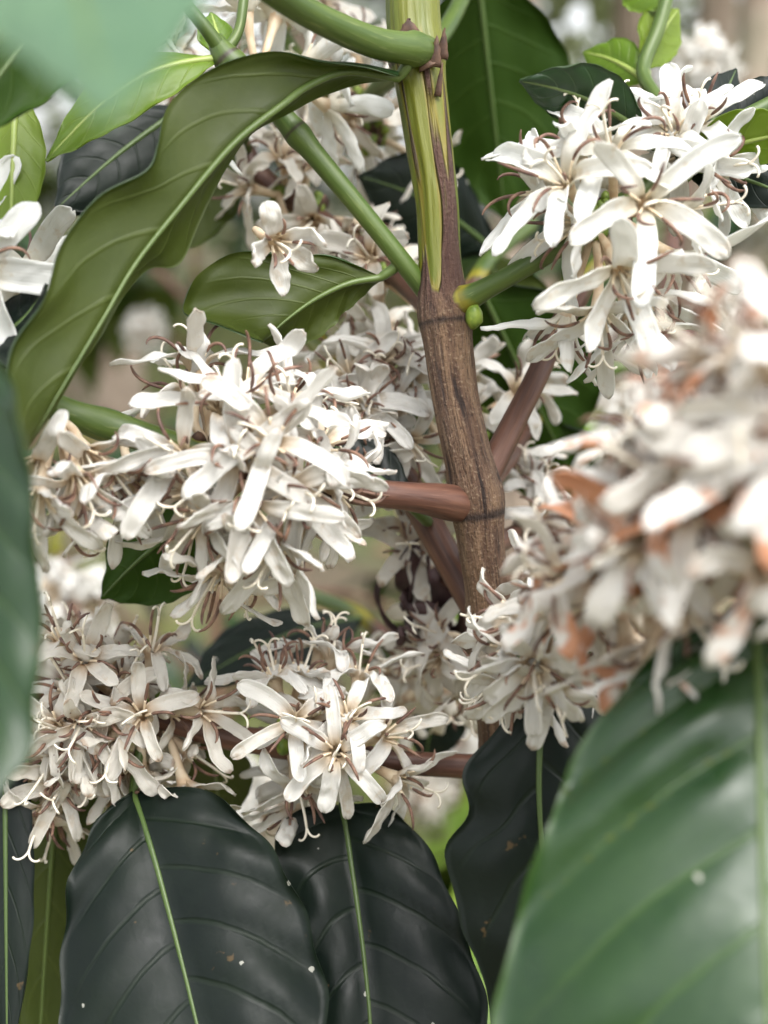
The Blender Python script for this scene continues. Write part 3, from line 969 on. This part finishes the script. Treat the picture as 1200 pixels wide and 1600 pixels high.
# green cut bud at the node beside the right branch
V, F = blob(P(741, 495, .2455), 0.0017, 1.35, 3.0, 10, 8)
put('bud', V, F, [M['calyx']], plant, origin=P(741, 495, .2455))

# ---- leaves told apart one by one
def d3(pts, d):
    """give depth(s) to 2-D points: one value or (start, end)"""
    if not isinstance(d, tuple):
        d = (d, d)
    k = len(pts) - 1
    return [(*p, d[0] + (d[1] - d[0]) * i / k) if len(p) == 2 else p for i, p in enumerate(pts)]

def hl(mid, left, right, dm, dl=None, dr=None, **kw):
    return hero_leaf(plant, d3(mid, dm), d3(left, dl or dm), d3(right, dr or dm), reg=BR, **kw)

# the long arching leaf, seen from below
hl([(622, 122), (540, 112), (480, 135), (440, 165), (370, 220), (280, 325), (210, 415), (160, 500), (105, 592), (40, 702)],
   [(622, 118), (560, 101), (500, 96), (425, 79), (335, 105), (270, 160), (246, 225), (228, 264), (150, 310), (100, 378), (76, 450), (18, 545), (18, 620), (40, 702)],
   [(622, 128), (560, 131), (500, 150), (460, 172), (395, 212), (350, 262), (312, 345), (277, 416), (235, 418), (190, 462), (155, 530), (98, 615), (40, 702)],
   (.243, .205), (.238, .196), (.25, .213), kind='mid', cam='under', seed=2.3, wave=0.0006, amp=0.0007, rib_w=0.0009, N=90, K=10, label='long arching leaf seen from its paler underside')
# rolled dark leaf at the left, behind its tip
hl([(-20, 560), (15, 520), (45, 490), (75, 445)], [(-20, 560), (-10, 500), (30, 458), (75, 445)], [(-20, 560), (20, 575), (62, 520), (75, 445)], .222, .226, .218, kind='dark', seed=4, N=40)
# folded leaf left of the stem
hl([(594, 434), (545, 443), (492, 468), (445, 502), (410, 534)],
   [(592, 431), (555, 413), (520, 401), (450, 400), (385, 392), (328, 414), (292, 455), (291, 490), (340, 507), (410, 534)],
   [(594, 437), (575, 456), (548, 480), (512, 516), (472, 541), (440, 547), (410, 534)],
   (.25, .243), (.25, .232), (.253, .25), kind='mid', cam='under', seed=1.1, wave=0.0007, amp=0.0008, N=60, rib_w=0.0008)
# dark leaves along the bottom
hl([(208, 1238), (235, 1320), (272, 1455), (308, 1600), (345, 1760), (365, 1850)],
   [(205, 1238), (150, 1280), (118, 1360), (100, 1450), (92, 1545), (105, 1650), (200, 1780), (365, 1850)],
   [(213, 1236), (300, 1232), (372, 1270), (430, 1335), (472, 1415), (498, 1495), (512, 1580), (505, 1690), (450, 1800), (365, 1850)],
   (.254, .215), (.252, .222), (.254, .222), kind='dark', seed=0.4, N=90, K=11, amp=0.0016, wave=0.0011, rib_w=0.00085, label='dark glossy leaf with a straight pale midrib, below the greyish blossom')
hl([(536, 1262), (552, 1370), (568, 1490), (580, 1620), (585, 1790), (580, 1880)],
   [(533, 1258), (478, 1262), (432, 1305), (428, 1340), (455, 1420), (470, 1520), (468, 1640), (500, 1780), (580, 1880)],
   [(540, 1256), (600, 1262), (652, 1300), (692, 1372), (722, 1445), (748, 1520), (763, 1590), (755, 1700), (690, 1810), (580, 1880)],
   (.264, .23), (.266, .24), (.264, .234), kind='dark', seed=5.2, N=90, K=11, amp=0.0016, wave=0.0011, rib_w=0.00085, label='dark glossy leaf hanging below the white blossom on the lower branch')
hl([(868, 1010), (850, 1100), (842, 1210), (848, 1350), (862, 1500), (885, 1640), (905, 1790)],
   [(866, 1010), (820, 1075), (765, 1155), (722, 1210), (732, 1270), (694, 1330), (716, 1410), (722, 1455), (758, 1530), (775, 1640), (905, 1790)],
   [(872, 1010), (930, 1080), (965, 1200), (985, 1340), (985, 1500), (960, 1660), (905, 1790)],
   (.228, .222), (.232, .226), (.23, .226), kind='dark', seed=3.3, N=90, K=10, amp=0.0013, wave=0.0009, rib_w=0.0008, label='very dark leaf with scalloped edge under the rust-stained blossom')
# the big leaf in the right foreground
hl([(1180, 915), (1183, 1010), (1186, 1150), (1191, 1350), (1198, 1550), (1210, 1800), (1220, 1980)],
   [(1176, 925), (1110, 975), (1020, 1035), (925, 1140), (858, 1280), (815, 1410), (785, 1520), (772, 1650), (840, 1800), (1000, 1900), (1220, 1980)],
   [(1186, 925), (1260, 985), (1370, 1110), (1450, 1300), (1490, 1520), (1460, 1720), (1370, 1880), (1220, 1980)],
   (.176, .135), (.178, .152), (.178, .15), kind='fore', seed=1.9, N=90, K=12, amp=0.0052, wave=0.001, rib_w=0.0009, label='broad green leaf with deep slanting veins and scattered pale specks')
# foreground leaf at the left edge
hl([(-80, 500), (-75, 700), (-62, 900), (-40, 1090), (-5, 1245)],
   [(-84, 500), (-170, 620), (-210, 800), (-190, 1000), (-110, 1160), (-5, 1245)],
   [(-76, 500), (12, 590), (42, 720), (62, 900), (66, 1050), (48, 1165), (-5, 1245)],
   (.17, .142), (.175, .15), (.16, .142), kind='fore', seed=2.8, N=80, K=10, amp=0.0012, wave=0.0007, label='grey green leaf hanging beside the tip of the long arching leaf')
# heavily blurred leaf, top left, close to the lens
hl([(60, -228), (100, -100), (135, 40), (168, 190)], [(55, -228), (-90, -120), (-60, 0), (60, 110), (168, 190)], [(70, -228), (300, -130), (322, -10), (262, 90), (168, 190)],
   (.125, .082), (.125, .082), (.125, .082), kind='pale', seed=0.8, N=60, K=9, amp=0.0006, wave=0.0004, rib_w=0.0007, label='blue green leaf with sky sheen put into its pale colour, hanging from the top shoot')

def pl(base, tip, w, roll=0, bend=0.08, kind='mid', cam='top', **kw):
    kw.setdefault('N', 44)
    kw.setdefault('K', 6)
    kw.setdefault('amp', 0.0008)
    kw.setdefault('wave', 0.0009)
    return path_leaf(plant, base, tip, w, roll=roll, bend=bend, kind=kind, cam=cam, seed=rng.random() * 9, reg=BR, **kw)
pl((215, -110, .215), (-80, 230, .2), 175, 10, .05, 'dark', 'under')
pl((120, -130, .16), (-80, 60, .15), 190, 10, .02, 'mid', 'under')
pl((285, 170, .275), (85, 330, .265), 150, 15, .03, 'dark')
pl((25, 130, .234), (16, 372, .224), 96, 15, 0, 'young', 'under')
pl((338, 92, .243), (72, 252, .232), 105, 40, .12, 'young')
pl((250, 230, .29), (92, 335, .275), 120, 10, .05, 'dark')
pl((372, 230, .30), (225, 400, .3), 150, 30, .05, 'mid', 'under')
pl((350, 90, .246), (330, 20, .25), 60, 20, 0, 'young')
pl((745, -60, .31), (790, 345, .335), 270, -8, 0, 'dark', 'under')
pl((775, 395, .335), (560, 275, .30), 150, 10, .06, 'dark')
pl((765, 395, .33), (800, 560, .335), 150, 10, .0, 'mid', 'under')
pl((745, 440, .295), (890, 735, .325), 270, -6, .0, 'dark', 'under')
pl((835, 650, .32), (870, 800, .33), 190, 20, 0, 'dark', 'under')
pl((1003, 205, .238), (812, 126, .226), 105, -25, .06, 'mid', wpos=.45)
pl((1060, 262, .243), (1262, 205, .232), 105, 30, .05, 'young', 'under')
pl((1072, 265, .25), (1250, 315, .24), 80, -20, .05, 'dark')
pl((1095, 230, .25), (1150, 108, .262), 80, 20, 0, 'dark')
pl((1150, 200, .247), (1235, 125, .25), 80, 10, 0, 'dark')
pl((1008, 125, .272), (912, 82, .285), 75, 10, .05, 'young')
pl((1008, 105, .272), (1060, 15, .285), 80, 20, .05, 'young', 'under')
pl((1042, 10, .277), (985, -40, .285), 90, 20, .05, 'young')
pl((330, 800, .25), (158, 935, .27), 175, 12, .05, 'dark', 'under')
pl((640, 790, .262), (510, 690, .265), 95, 10, .05, 'dark')
pl((565, 965, .365), (290, 1075, .31), 130, 35, .05, 'dark')
pl((585, 975, .365), (655, 1090, .35), 130, 10, .0, 'mid', 'under')
pl((685, 1045, .325), (665, 1195, .33), 110, 20, 0, 'dark')
pl((8, 1075, .262), (12, 1680, .245), 84, 20, .02, 'dark', N=60)
pl((100, 1095, .275), (58, 1690, .28), 160, 15, .02, 'mid', 'under', N=60)
pl((330, 1140, .263), (345, 1290, .285), 110, 15, .02, 'mid', 'under')
pl((940, 785, .335), (1075, 720, .37), 140, 10, .05, 'mid')
pl((905, 600, .345), (830, 520, .38), 160, 10, .05, 'mid', 'under')
pl((560, -550, .275), (350, -420, .24), 260, 20, .12, 'young')
pl((560, -550, .275), (800, -430, .27), 260, 20, .12, 'young')
pl((600, -300, .263), (860, -260, .30), 220, 40, .12, 'mid')
pl((600, -300, .263), (330, -230, .32), 240, 40, .12, 'mid')
pl((1300, 125, .25), (1430, 260, .24), 140, 20, .1, 'mid')
pl((1420, 490, .137), (1600, 700, .13), 300, 20, .1, 'dark')
pl((-130, 1030, .27), (-330, 1200, .26), 200, 20, .1, 'dark')

# withered purple-brown leaves and flowers on the twig behind the stem
wr = random.Random(3)
for k, pts in enumerate(([(700, 1000, .3), (640, 1000, .292), (605, 965, .29), (592, 925, .288), (605, 890, .288)],
                         [(700, 985, .3), (660, 950, .29), (640, 905, .286), (648, 860, .286), (672, 842, .288)],
                         [(695, 1000, .3), (690, 940, .288), (672, 900, .285), (662, 868, .287)],
                         [(705, 1000, .3), (650, 985, .286), (625, 985, .285), (622, 1010, .286)],
                         [(712, 995, .3), (715, 950, .288), (700, 915, .286), (682, 905, .29)],
                         [(700, 990, .3), (668, 965, .284), (640, 945, .284), (640, 925, .289)])):
    C = catmull([tuple(P(*q)) for q in pts], 30)
    T = norm(np.gradient(C, axis=0))
    w = 0.0008 + (0.0 if k == 0 else 0.0021) * np.sin(np.linspace(0, math.pi, 30)) ** 0.7
    V = []
    for i in range(30):
        a = 0.9 * k + i * 0.16
        s = np.cross(T[i], [math.cos(a), math.sin(a), 0.3])
        s = s / np.linalg.norm(s)
        u = np.cross(s, T[i])
        for q in range(7):
            f = q / 3 - 1
            ang = f * 1.5
            V.append(C[i] + s * w[i] * math.sin(ang) + u * w[i] * (1 - math.cos(ang)) * 0.8)
        for q in range(7):
            f = 1 - q / 3
            ang = f * 1.5
            V.append(C[i] + s * (w[i] * 0.93) * math.sin(ang) + u * (w[i] * (1 - math.cos(ang)) * 0.8 + 0.0003))
    F = [(i * 14 + j, i * 14 + (j + 1) % 14, (i + 1) * 14 + (j + 1) % 14, (i + 1) * 14 + j) for i in range(29) for j in range(14)]
    F += [tuple(reversed(range(14))), tuple(29 * 14 + j for j in range(14))]
    put('withered_leaf', V, F, [M['withered']], plant, origin=C[0])

# ---- blossoms
r = random.Random(21)
up = dict(style='fresh')
# large blossom on the branch left of the stem
cluster(plant, [(405, 738, .236), (330, 715, .237), (450, 745, .236)], 6, r, tube=0.0125, toward=0.0, style='white', pl=0.0165, pw=0.00172,
        hero=[(384, 616, .226), (376, 717, .219), (290, 713, .222), (452, 640, .227), (497, 698, .229), (466, 762, .222), (393, 790, .219), (322, 806, .224), (430, 845, .226), (340, 893, .233), (308, 578, .236), (520, 760, .232), (470, 820, .232), (345, 640, .226), (425, 690, .216), (300, 770, .224), (385, 870, .238)])
cluster(plant, [(130, 655, .236), (190, 672, .236), (90, 650, .226)], 0, r, tube=0.0115, knots=False, style='white', pl=0.0155, pw=0.0017,
        hero=[(132, 705, .222), (62, 765, .215), (215, 745, .229), (120, 790, .225), (175, 735, .222), (60, 720, .22), (120, 745, .216)])
# blossom behind, left of the stem
cluster(plant, [(600, 655, .284), (575, 620, .286), (650, 640, .29)], 11, r, tube=0.0125, updir=0.35, style='white', pl=0.0145, pw=0.0018,
        hero=[(600, 560, .276), (545, 590, .276), (640, 580, .280), (640, 690, .272), (565, 640, .27)])
cluster(plant, [(762, 660, .295)], 5, r, tube=0.0115, updir=.2, style='white', pl=0.0125, pw=0.0017)
# greyish dense blossom, lower left
cluster(plant, [(195, 1105, .262), (130, 1090, .262), (240, 1118, .261), (150, 1150, .264)], 33, r, tube=0.0125, toward=0.3, style='old', pl=0.0122, pw=0.00155)
cluster(plant, [(110, 1190, .268)], 7, r, tube=0.0135, toward=0.1, updir=-0.5, style='old', pl=0.012, pw=0.0016)
# white blossom on the lower branch
cluster(plant, [(500, 1165, .262), (450, 1155, .262), (540, 1175, .262)], 10, r, tube=0.0115, toward=0.1, updir=0.1, style='white', pl=0.0130, pw=0.00165,
        hero=[(520, 1030, .265), (560, 1060, .262), (545, 1120, .248), (460, 1130, .247), (525, 1175, .244), (600, 1150, .255), (430, 1060, .26), (470, 1060, .262), (500, 1020, .27)])
# bright fresh blossom, upper right
cluster(plant, [(930, 350, .239), (960, 335, .239)], 2, r, tube=0.0115, toward=-0.2, style='fresh', pl=0.0172, pw=0.0020,
        hero=[(884, 287, .226), (955, 240, .228), (1008, 318, .219), (968, 425, .221), (905, 245, .234), (1045, 400, .232), (1000, 455, .236), (935, 485, .232), (1070, 330, .234), (885, 490, .244), (855, 300, .238), (985, 500, .238)])
cluster(plant, [(1060, 252, .244), (1085, 235, .246)], 2, r, tube=0.0095, toward=0.1, updir=0.3, style='fresh', pl=0.014, pw=0.0018, hero=[(1050, 205, .236), (1090, 190, .24), (1020, 200, .245), (1110, 260, .238)])
# long blossom on the branch that comes towards the lens, right
cluster(plant, [(835, 1010, .238), (860, 975, .23)], 9, r, tube=0.0095, toward=0.2, updir=-0.3, style='white', pl=0.0130, pw=0.0017,
        hero=[(795, 1015, .226), (805, 1070, .228), (860, 1065, .218), (800, 965, .228), (865, 945, .216), (835, 1040, .215)])
cluster(plant, [(945, 945, .205), (985, 900, .191)], 13, r, tube=0.0105, toward=0.2, updir=-0.1, style='stain', pl=0.0145, pw=0.0018, detail=False)
cluster(plant, [(1030, 885, .179), (1085, 845, .169)], 15, r, tube=0.0115, toward=0.2, updir=0.0, style='stain', pl=0.0148, pw=0.0019, detail=False)
cluster(plant, [(1165, 812, .161), (1215, 765, .156)], 14, r, tube=0.0115, toward=0.1, updir=0.1, style='stain', pl=0.0148, pw=0.0019, detail=False)
cluster(plant, [(1250, 650, .152)], 8, r, tube=0.0105, toward=-0.1, updir=0.2, style='stain', pl=0.0145, pw=0.0018, detail=False)
# blossoms behind, upper left
cluster(plant, [(490, 335, .30), (450, 310, .302), (540, 370, .296)], 10, r, tube=0.0115, style='old', pl=0.013, pw=0.0017, detail=False)
cluster(plant, [(560, 165, .31), (500, 120, .32), (585, 215, .31)], 12, r, tube=0.012, style='old', pl=0.013, pw=0.0017, detail=False)
cluster(plant, [(440, 60, .324)], 6, r, tube=0.012, style='white', pl=0.0135, detail=False)
cluster(plant, [(245, 140, .312), (290, 155, .31)], 10, r, tube=0.0115, style='white', pl=0.013, pw=0.0017, detail=False)
cluster(plant, [(405, 125, .262)], 1, r, tube=0.011, toward=-.5, style='fresh', pl=0.0155, pw=0.0022, hero=[(475, 100, .27), (430, 30, .268), (510, 165, .275), (385, 20, .262)])
br([(398, 133, .245), (405, 125, .262)], [8, 7], [-.2, -.2], n=8)
cluster(plant, [(600, 430, .288)], 5, r, tube=0.0115, style='old', pl=0.012, detail=False)
cluster(plant, [(-15, 425, .235)], 2, r, tube=0.011, toward=-.6, style='fresh', pl=0.017, pw=0.0026, hero=[(-30, 425, .222), (-45, 380, .228), (-20, 490, .229)])
# blossoms behind the foot of the stem
cluster(plant, [(835, 822, .30)], 7, r, tube=0.0115, style='white', pl=0.013, pw=0.0017, detail=False)
cluster(plant, [(690, 1040, .32), (735, 1005, .29)], 11, r, tube=0.0115, style='old', pl=0.0115, detail=False)
cluster(plant, [(640, 870, .30)], 5, r, tube=0.011, style='old', pl=0.0115, detail=False)
br([(735, 930, .272), (690, 900, .288), (640, 870, .30)], [12, 11, 9], [1, 1, .8], n=20)
NFLOWERS = NFL[0]
# a single dropped flower lying on the folded leaf
ff = flower(plant, P(398, 358, .236), P(430, 378, .230), random.Random(14), pl=0.0098, pw=0.0021, style='white', spread=1.15, name='fallen_flower')
mw = Matrix.Translation(wloc(plant)) @ ff.matrix_basis
ff.parent = None
ff.matrix_basis = mw
tag(ff, 'single dropped white flower lying on the folded green leaf left of the stem', 'flower')
# ================================================================== neighbouring coffee shrubs, shade trees, far foliage
br3 = random.Random(77)
def lowleaf(name, L, W, kind, seed, bend):
    n = 10
    mid, lf, rt = [], [], []
    for i in range(n):
        u = i / (n - 1)
        c = np.array([L * u, 0, -bend * L * u * u])
        w = W * (math.sin(math.pi * u ** 0.9) ** 0.85 if 0 < u < 1 else 0) * (0.6 + 0.4 * min(1, (1 - u) / 0.2)) + 0.0003
        mid.append(c)
        lf.append(c + np.array([0, -w, 0.15 * w]))
        rt.append(c + np.array([0, w, 0.15 * w]))
    N = 16
    m, l, q = (catmull(x, N) for x in (mid, lf, rt))
    upn = 1 if np.cross((q - l)[8], (m[9] - m[7]))[2] > 0 else -1
    V, F, fm, uv, _ = leaf_geo(m, l, q, N, 3, 0.001, 0.003, 0.0004, seed, upn)
    a, b = LEAFSET[kind]
    return mesh_from(name, V, F, [M[a], M[b]], face_mat=fm, uv=uv)
LOW = {k: [lowleaf('leaf', br3.uniform(0.10, 0.14), br3.uniform(0.022, 0.03), k, i * 1.3, br3.uniform(0.15, 0.5)) for i in range(3)] for k in ('dark', 'mid', 'young')}

def cluster_mesh(seed, style):
    """one blossom of a far shrub: many petals round a node"""
    q = random.Random(seed)
    V, F, UV = [], [], []
    nb = 0
    Fp, uvp = petal_faces(6, 3)
    for k in range(26):
        d = Vector((q.gauss(0, 1), q.gauss(0, 1), q.gauss(0, 1))).normalized()
        rot = np.array(d.to_track_quat('Z', 'X').to_matrix())
        dn = rot.T @ np.array([0, 0, -1.0])
        off = np.array(d) * q.uniform(0.007, 0.013)
        for j in range(5):
            pv = petal(j * 1.2566 + q.random(), 0.0125 * q.uniform(.8, 1.15), 0.0019, 0.5, q.uniform(1, 1.6), q.uniform(-.3, .6), 0.4, 0.3, dn, q, 6, 3)
            V.append(pv @ rot.T + off)
            F += [tuple(nb + x for x in f) for f in Fp]
            UV.append(uvp)
            nb += len(pv)
        pth = np.stack([off * t_ for t_ in (0, 0.5, 1)])
        v, f, _, _, _ = tube_geo(pth, 0.0009, 5, base=nb)
        V.append(v); F += f; UV.append(np.full((len(v), 2), 0.02)); nb += len(v)
    return mesh_from('flower_cluster', np.concatenate(V), F, [M[style]], uv=np.concatenate(UV))
M['petal_pink'] = petal_mat('petal_faded_pinkish', (0.72, 0.55, 0.45), (0.5, 0.27, 0.17), 0.4, 0.6)
CLM = {s: [cluster_mesh(i * 7 + len(s), s) for i in range(2)] for s in ('petal', 'petal_old', 'petal_pink')}

def inst(name, me, parent, loc, rot, sc=1.0):
    o = bpy.data.objects.new(name, me)
    COL.objects.link(o)
    o.parent = parent
    o.location = Vector(loc) - wloc(parent)
    o.rotation_euler = rot
    o.scale = (sc, sc, sc)
    return o

def shrub(base, height, label, seed, nb=9, reach=0.32, blossoms=(), style='petal', kinds=('dark', 'mid', 'mid', 'young'), lean=(0, 0), zmin=0.15, extra=()):
    q = random.Random(seed)
    base = Vector((base[0], base[1], gh(base[0], base[1])))
    root = thing('coffee_shrub', label, 'coffee shrub', base, 'coffee shrubs growing behind the flowering plant')
    top = base + Vector((lean[0], lean[1], height))
    stem = [base - Vector((0, 0, 0.03)), base.lerp(top, 0.35) + Vector((q.uniform(-.02, .02), q.uniform(-.02, .02), 0)), base.lerp(top, 0.7) + Vector((q.uniform(-.02, .02), q.uniform(-.02, .02), 0)), top]
    reg = []
    branch(root, None, [0.014, 0.011, 0.008, 0.004], [1.2, 1.2, 1, 0.2], name='stem', mat='bark', n=40, seg=10, world=stem, register=reg, seed=seed)
    C = catmull([tuple(s) for s in stem], 60)
    def put_leaves(A, B, k):
        d = (B - A)
        for i in range(1, k + 1):
            c = A.lerp(B, i / k)
            for sgn in (-1, 1):
                kind = q.choice(kinds)
                yaw = math.atan2(d.y, d.x) + sgn * q.uniform(0.5, 1.2)
                inst('leaf', q.choice(LOW[kind]), root, c, (q.uniform(-.5, .5), q.uniform(0.0, 0.8), yaw), q.uniform(0.75, 1.15))
    for b in range(nb):
        z = zmin + (0.97 - zmin) * (b + q.random() * 0.6) / nb
        s = Vector(C[int(z * 59)])
        a = b * 2.4 + q.uniform(-.4, .4)
        Lb = reach * (1.15 - 0.75 * z) * q.uniform(0.8, 1.15)
        e = s + Vector((math.cos(a) * Lb, math.sin(a) * Lb, Lb * q.uniform(-0.15, 0.45)))
        m = s.lerp(e, 0.5) + Vector((0, 0, Lb * 0.12))
        branch(root, None, [0.005, 0.004, 0.002], [1, .8, 0], n=14, seg=7, world=[s, m, e], register=reg, seed=b)
        put_leaves(s.lerp(e, 0.25), e, 4)
    for (w, sc, st) in blossoms:
        # twig from the stem to the blossom, then the blossom on it
        s = Vector(min(C, key=lambda c: (Vector(c) - w).length + abs(c[2] - w.z + 0.05)))
        branch(root, None, [0.0045, 0.004, 0.0025], [1, 1, .6], n=14, seg=7, world=[s, s.lerp(w, 0.5) + Vector((0, 0, 0.012)), w + (w - s) * 0.12], register=reg, seed=2)
        inst('flower_cluster', q.choice(CLM[st]), root, w, (q.random() * 6, q.random() * 6, q.random() * 6), sc)
    for (w, k, sc, rot) in extra:
        inst('leaf', q.choice(LOW[k]), root, w, rot, sc)
    return root

def gxy(px, d):
    w = P(px, 400, d)
    return (w.x, w.y)

shrub(gxy(1035, .58), 1.0, 'coffee shrub carrying faded pinkish blossoms, behind the fresh white blossom', 5, nb=6, reach=0.2, zmin=0.3,
      blossoms=[(P(985, 655, .56), 1.0, 'petal'), (P(1050, 625, .58), 1.15, 'petal_pink'), (P(965, 545, .6), .8, 'petal'), (P(1095, 105, .6), 1.0, 'petal'), (P(1130, 480, .6), .8, 'petal_old')], kinds=('mid', 'mid', 'young'))
shrub(gxy(60, .66), 0.93, 'coffee shrub with bright blossoms standing behind the greyish blossom', 9, nb=5, reach=0.16, zmin=0.25,
      blossoms=[(P(112, 950, .5), 1.15, 'petal'), (P(40, 1010, .55), 1.0, 'petal'), (P(330, 1225, .52), 1.2, 'petal'), (P(420, 1270, .55), .9, 'petal_old')], kinds=('mid', 'young'))
shrub(gxy(720, .95), 0.72, 'low coffee shrub behind the foot of the flowering plant', 12, nb=6, reach=0.22,
      blossoms=[(P(720, 1155, .8), 1.1, 'petal'), (P(660, 1235, .8), 1.1, 'petal_old')], kinds=('mid', 'young'))
shrub(gxy(300, 1.5), 1.15, 'leafy coffee shrub with one white blossom, standing on the grass', 15, nb=11, reach=0.4, kinds=('dark', 'mid', 'mid'), blossoms=[(P(230, 520, 1.4), 1.4, 'petal')])
shrub(gxy(1120, 1.7), 1.25, 'tall leafy coffee shrub beside the slim pale tree trunk', 18, nb=12, reach=0.4, kinds=('mid', 'mid', 'young'), blossoms=[(P(1120, 230, 1.5), 1.5, 'petal_pink'), (P(1180, 380, 1.6), 1.4, 'petal')])
shrub(gxy(840, 2.4), 1.35, 'distant coffee shrub between two pale trunks', 22, nb=12, reach=0.42, kinds=('mid', 'dark', 'young'))
shrub(gxy(20, 2.3), 1.3, 'distant coffee shrub with dark leaves beside the grassy slope', 25, nb=12, reach=0.42, kinds=('dark', 'mid'))

# shade trees: pale trunks in the distance
t = NT('pale_tree_bark')
oc = t.n('TexCoord').outputs['Object']
c = t.mix(t.ramp(t.noise(oc, 6, 5, 0.6), 0.35, 0.65), (0.20, 0.15, 0.11), (0.42, 0.34, 0.27))
c = t.mix(t.ramp(t.noise(oc, 2.5, 3), 0.55, 0.7), c, (0.24, 0.25, 0.17))
M['tree_bark'] = t.finish(c, 0.85, t.bump(t.noise(oc, 30, 5, 0.6), 0.7, 0.02))
M['tree_leaf'] = simple('shade_tree_leaf', (0.07, 0.12, 0.03), (0.14, 0.19, 0.05), 1.2, 0.5, 0.35, 0.1, 0.002)
M['far_leaf'] = simple('far_leaf_green', (0.10, 0.135, 0.055), (0.20, 0.22, 0.10), 0.5, 0.6, 0.3, 0.1, 0.002)

def leaf_cards(cs, q, size):
    V, F = [], []
    for c in cs:
        d = Vector((q.gauss(0, 1), q.gauss(0, 1), q.gauss(0, .6))).normalized()
        s = d.orthogonal().normalized()
        s = Matrix.Rotation(q.random() * 6.28, 3, d) @ s
        L = size * q.uniform(.6, 1.3)
        n = d.cross(s)
        b = len(V)
        V += [c - d * L, c + s * L * .42 + n * L * .12, c + d * L, c - s * L * .42 + n * L * .12, c + n * L * .0]
        F += [(b, b + 1, b + 4), (b + 1, b + 2, b + 4), (b + 2, b + 3, b + 4), (b + 3, b, b + 4)]
    return V, F

def tree(x, y, r0, h, lean, label, seed):
    q = random.Random(seed)
    b = Vector((x, y, gh(x, y)))
    root = thing('shade_tree', label, 'tree', b, 'shade trees standing behind the coffee')
    top = b + Vector((lean, q.uniform(-.2, .2), h))
    path = catmull([tuple(b - Vector((0, 0, .1))), tuple(b.lerp(top, .3) + Vector((q.uniform(-.08, .08), 0, 0))), tuple(b.lerp(top, .65) + Vector((q.uniform(-.1, .1), 0, 0))), tuple(top)], 40)
    rad = np.interp(np.linspace(0, 1, 40), [0, .04, .12, 1], [r0 * 1.6, r0 * 1.2, r0, r0 * .4])
    V, F, ring, sv, th = tube_geo(path, rad, 16)
    d = np.array([noise.noise(Vector((math.cos(a) * 1.5, math.sin(a) * 1.5, z * 1.5 + seed))) for a, z in zip(th, sv)])
    V = V + ring * (d * 0.15 * np.repeat(rad, 16))[:, None]
    put('trunk', V, F, [M['tree_bark']], root, origin=b)
    cs = []
    for k in range(7):
        s = Vector(path[int(22 + 2.4 * k)])
        a = k * 2.4 + q.random()
        L = q.uniform(.9, 1.6)
        e = s + Vector((math.cos(a) * L, math.sin(a) * L, L * q.uniform(.35, .8)))
        pp = catmull([tuple(s), tuple(s.lerp(e, .5) + Vector((0, 0, .12))), tuple(e)], 12)
        v, f, _, _, _ = tube_geo(pp, np.linspace(r0 * .35, r0 * .08, 12), 8)
        put('limb', v, f, [M['tree_bark']], root, origin=s)
        for j in range(230):
            c0 = Vector(pp[q.randint(5, 11)])
            cs.append(c0 + Vector((q.gauss(0, .36), q.gauss(0, .36), q.gauss(0, .22))))
    V, F = leaf_cards(cs, q, 0.085)
    put('crown', [tuple(v) for v in V], F, [M['tree_leaf']], root, origin=path[-1])
for i, (px, d, r0, h, lean, lab) in enumerate((
        (815, 3.0, 0.075, 4.2, -.25, 'shade tree with a leaning tan trunk right of the coffee stem'),
        (1095, 4.2, 0.07, 4.8, .15, 'slim pale shade tree with a straight trunk far behind the fresh blossom'),
        (1170, 3.4, 0.06, 4.4, .2, 'shade tree with a thin mossy trunk beside the slim pale tree'),
        (960, 5.6, 0.10, 5.2, 0, 'stout pale shade tree far down the slope'),
        (170, 4.6, 0.09, 4.8, .1, 'shade tree with a broad trunk beyond the grassy slope'),
        (480, 6.0, 0.1, 5.2, -.1, 'far shade tree behind the faded blossoms'))):
    w = gxy(px, d)
    tree(w[0], w[1], r0, h, lean, lab, 40 + i)

# far-off wood: one mass of leaves up the slope
q = random.Random(91)
cs = []
for i in range(15000):
    a = q.uniform(-0.85, 0.85)
    rr = q.uniform(7.0, 11.5)
    x, y = math.sin(a) * rr, math.cos(a) * rr
    hmax = 2.6 + 1.5 * noise.noise(Vector((x * .45, y * .45, 2.0)))
    z = gh(x, min(y, 12)) + hmax * q.random() ** 0.8
    if noise.noise(Vector((x * .8, y * .8, z * 1.1))) < -0.12:
        continue
    cs.append(Vector((x, y, z)))
V, F = leaf_cards(cs, q, 0.12)
g = put('far_wood', [tuple(v) for v in V], F, [M['far_leaf']], origin=(0, 8, 0))
g['kind'] = 'stuff'
tag(g, 'hazy grey green wood far behind the coffee shrubs', 'wood')
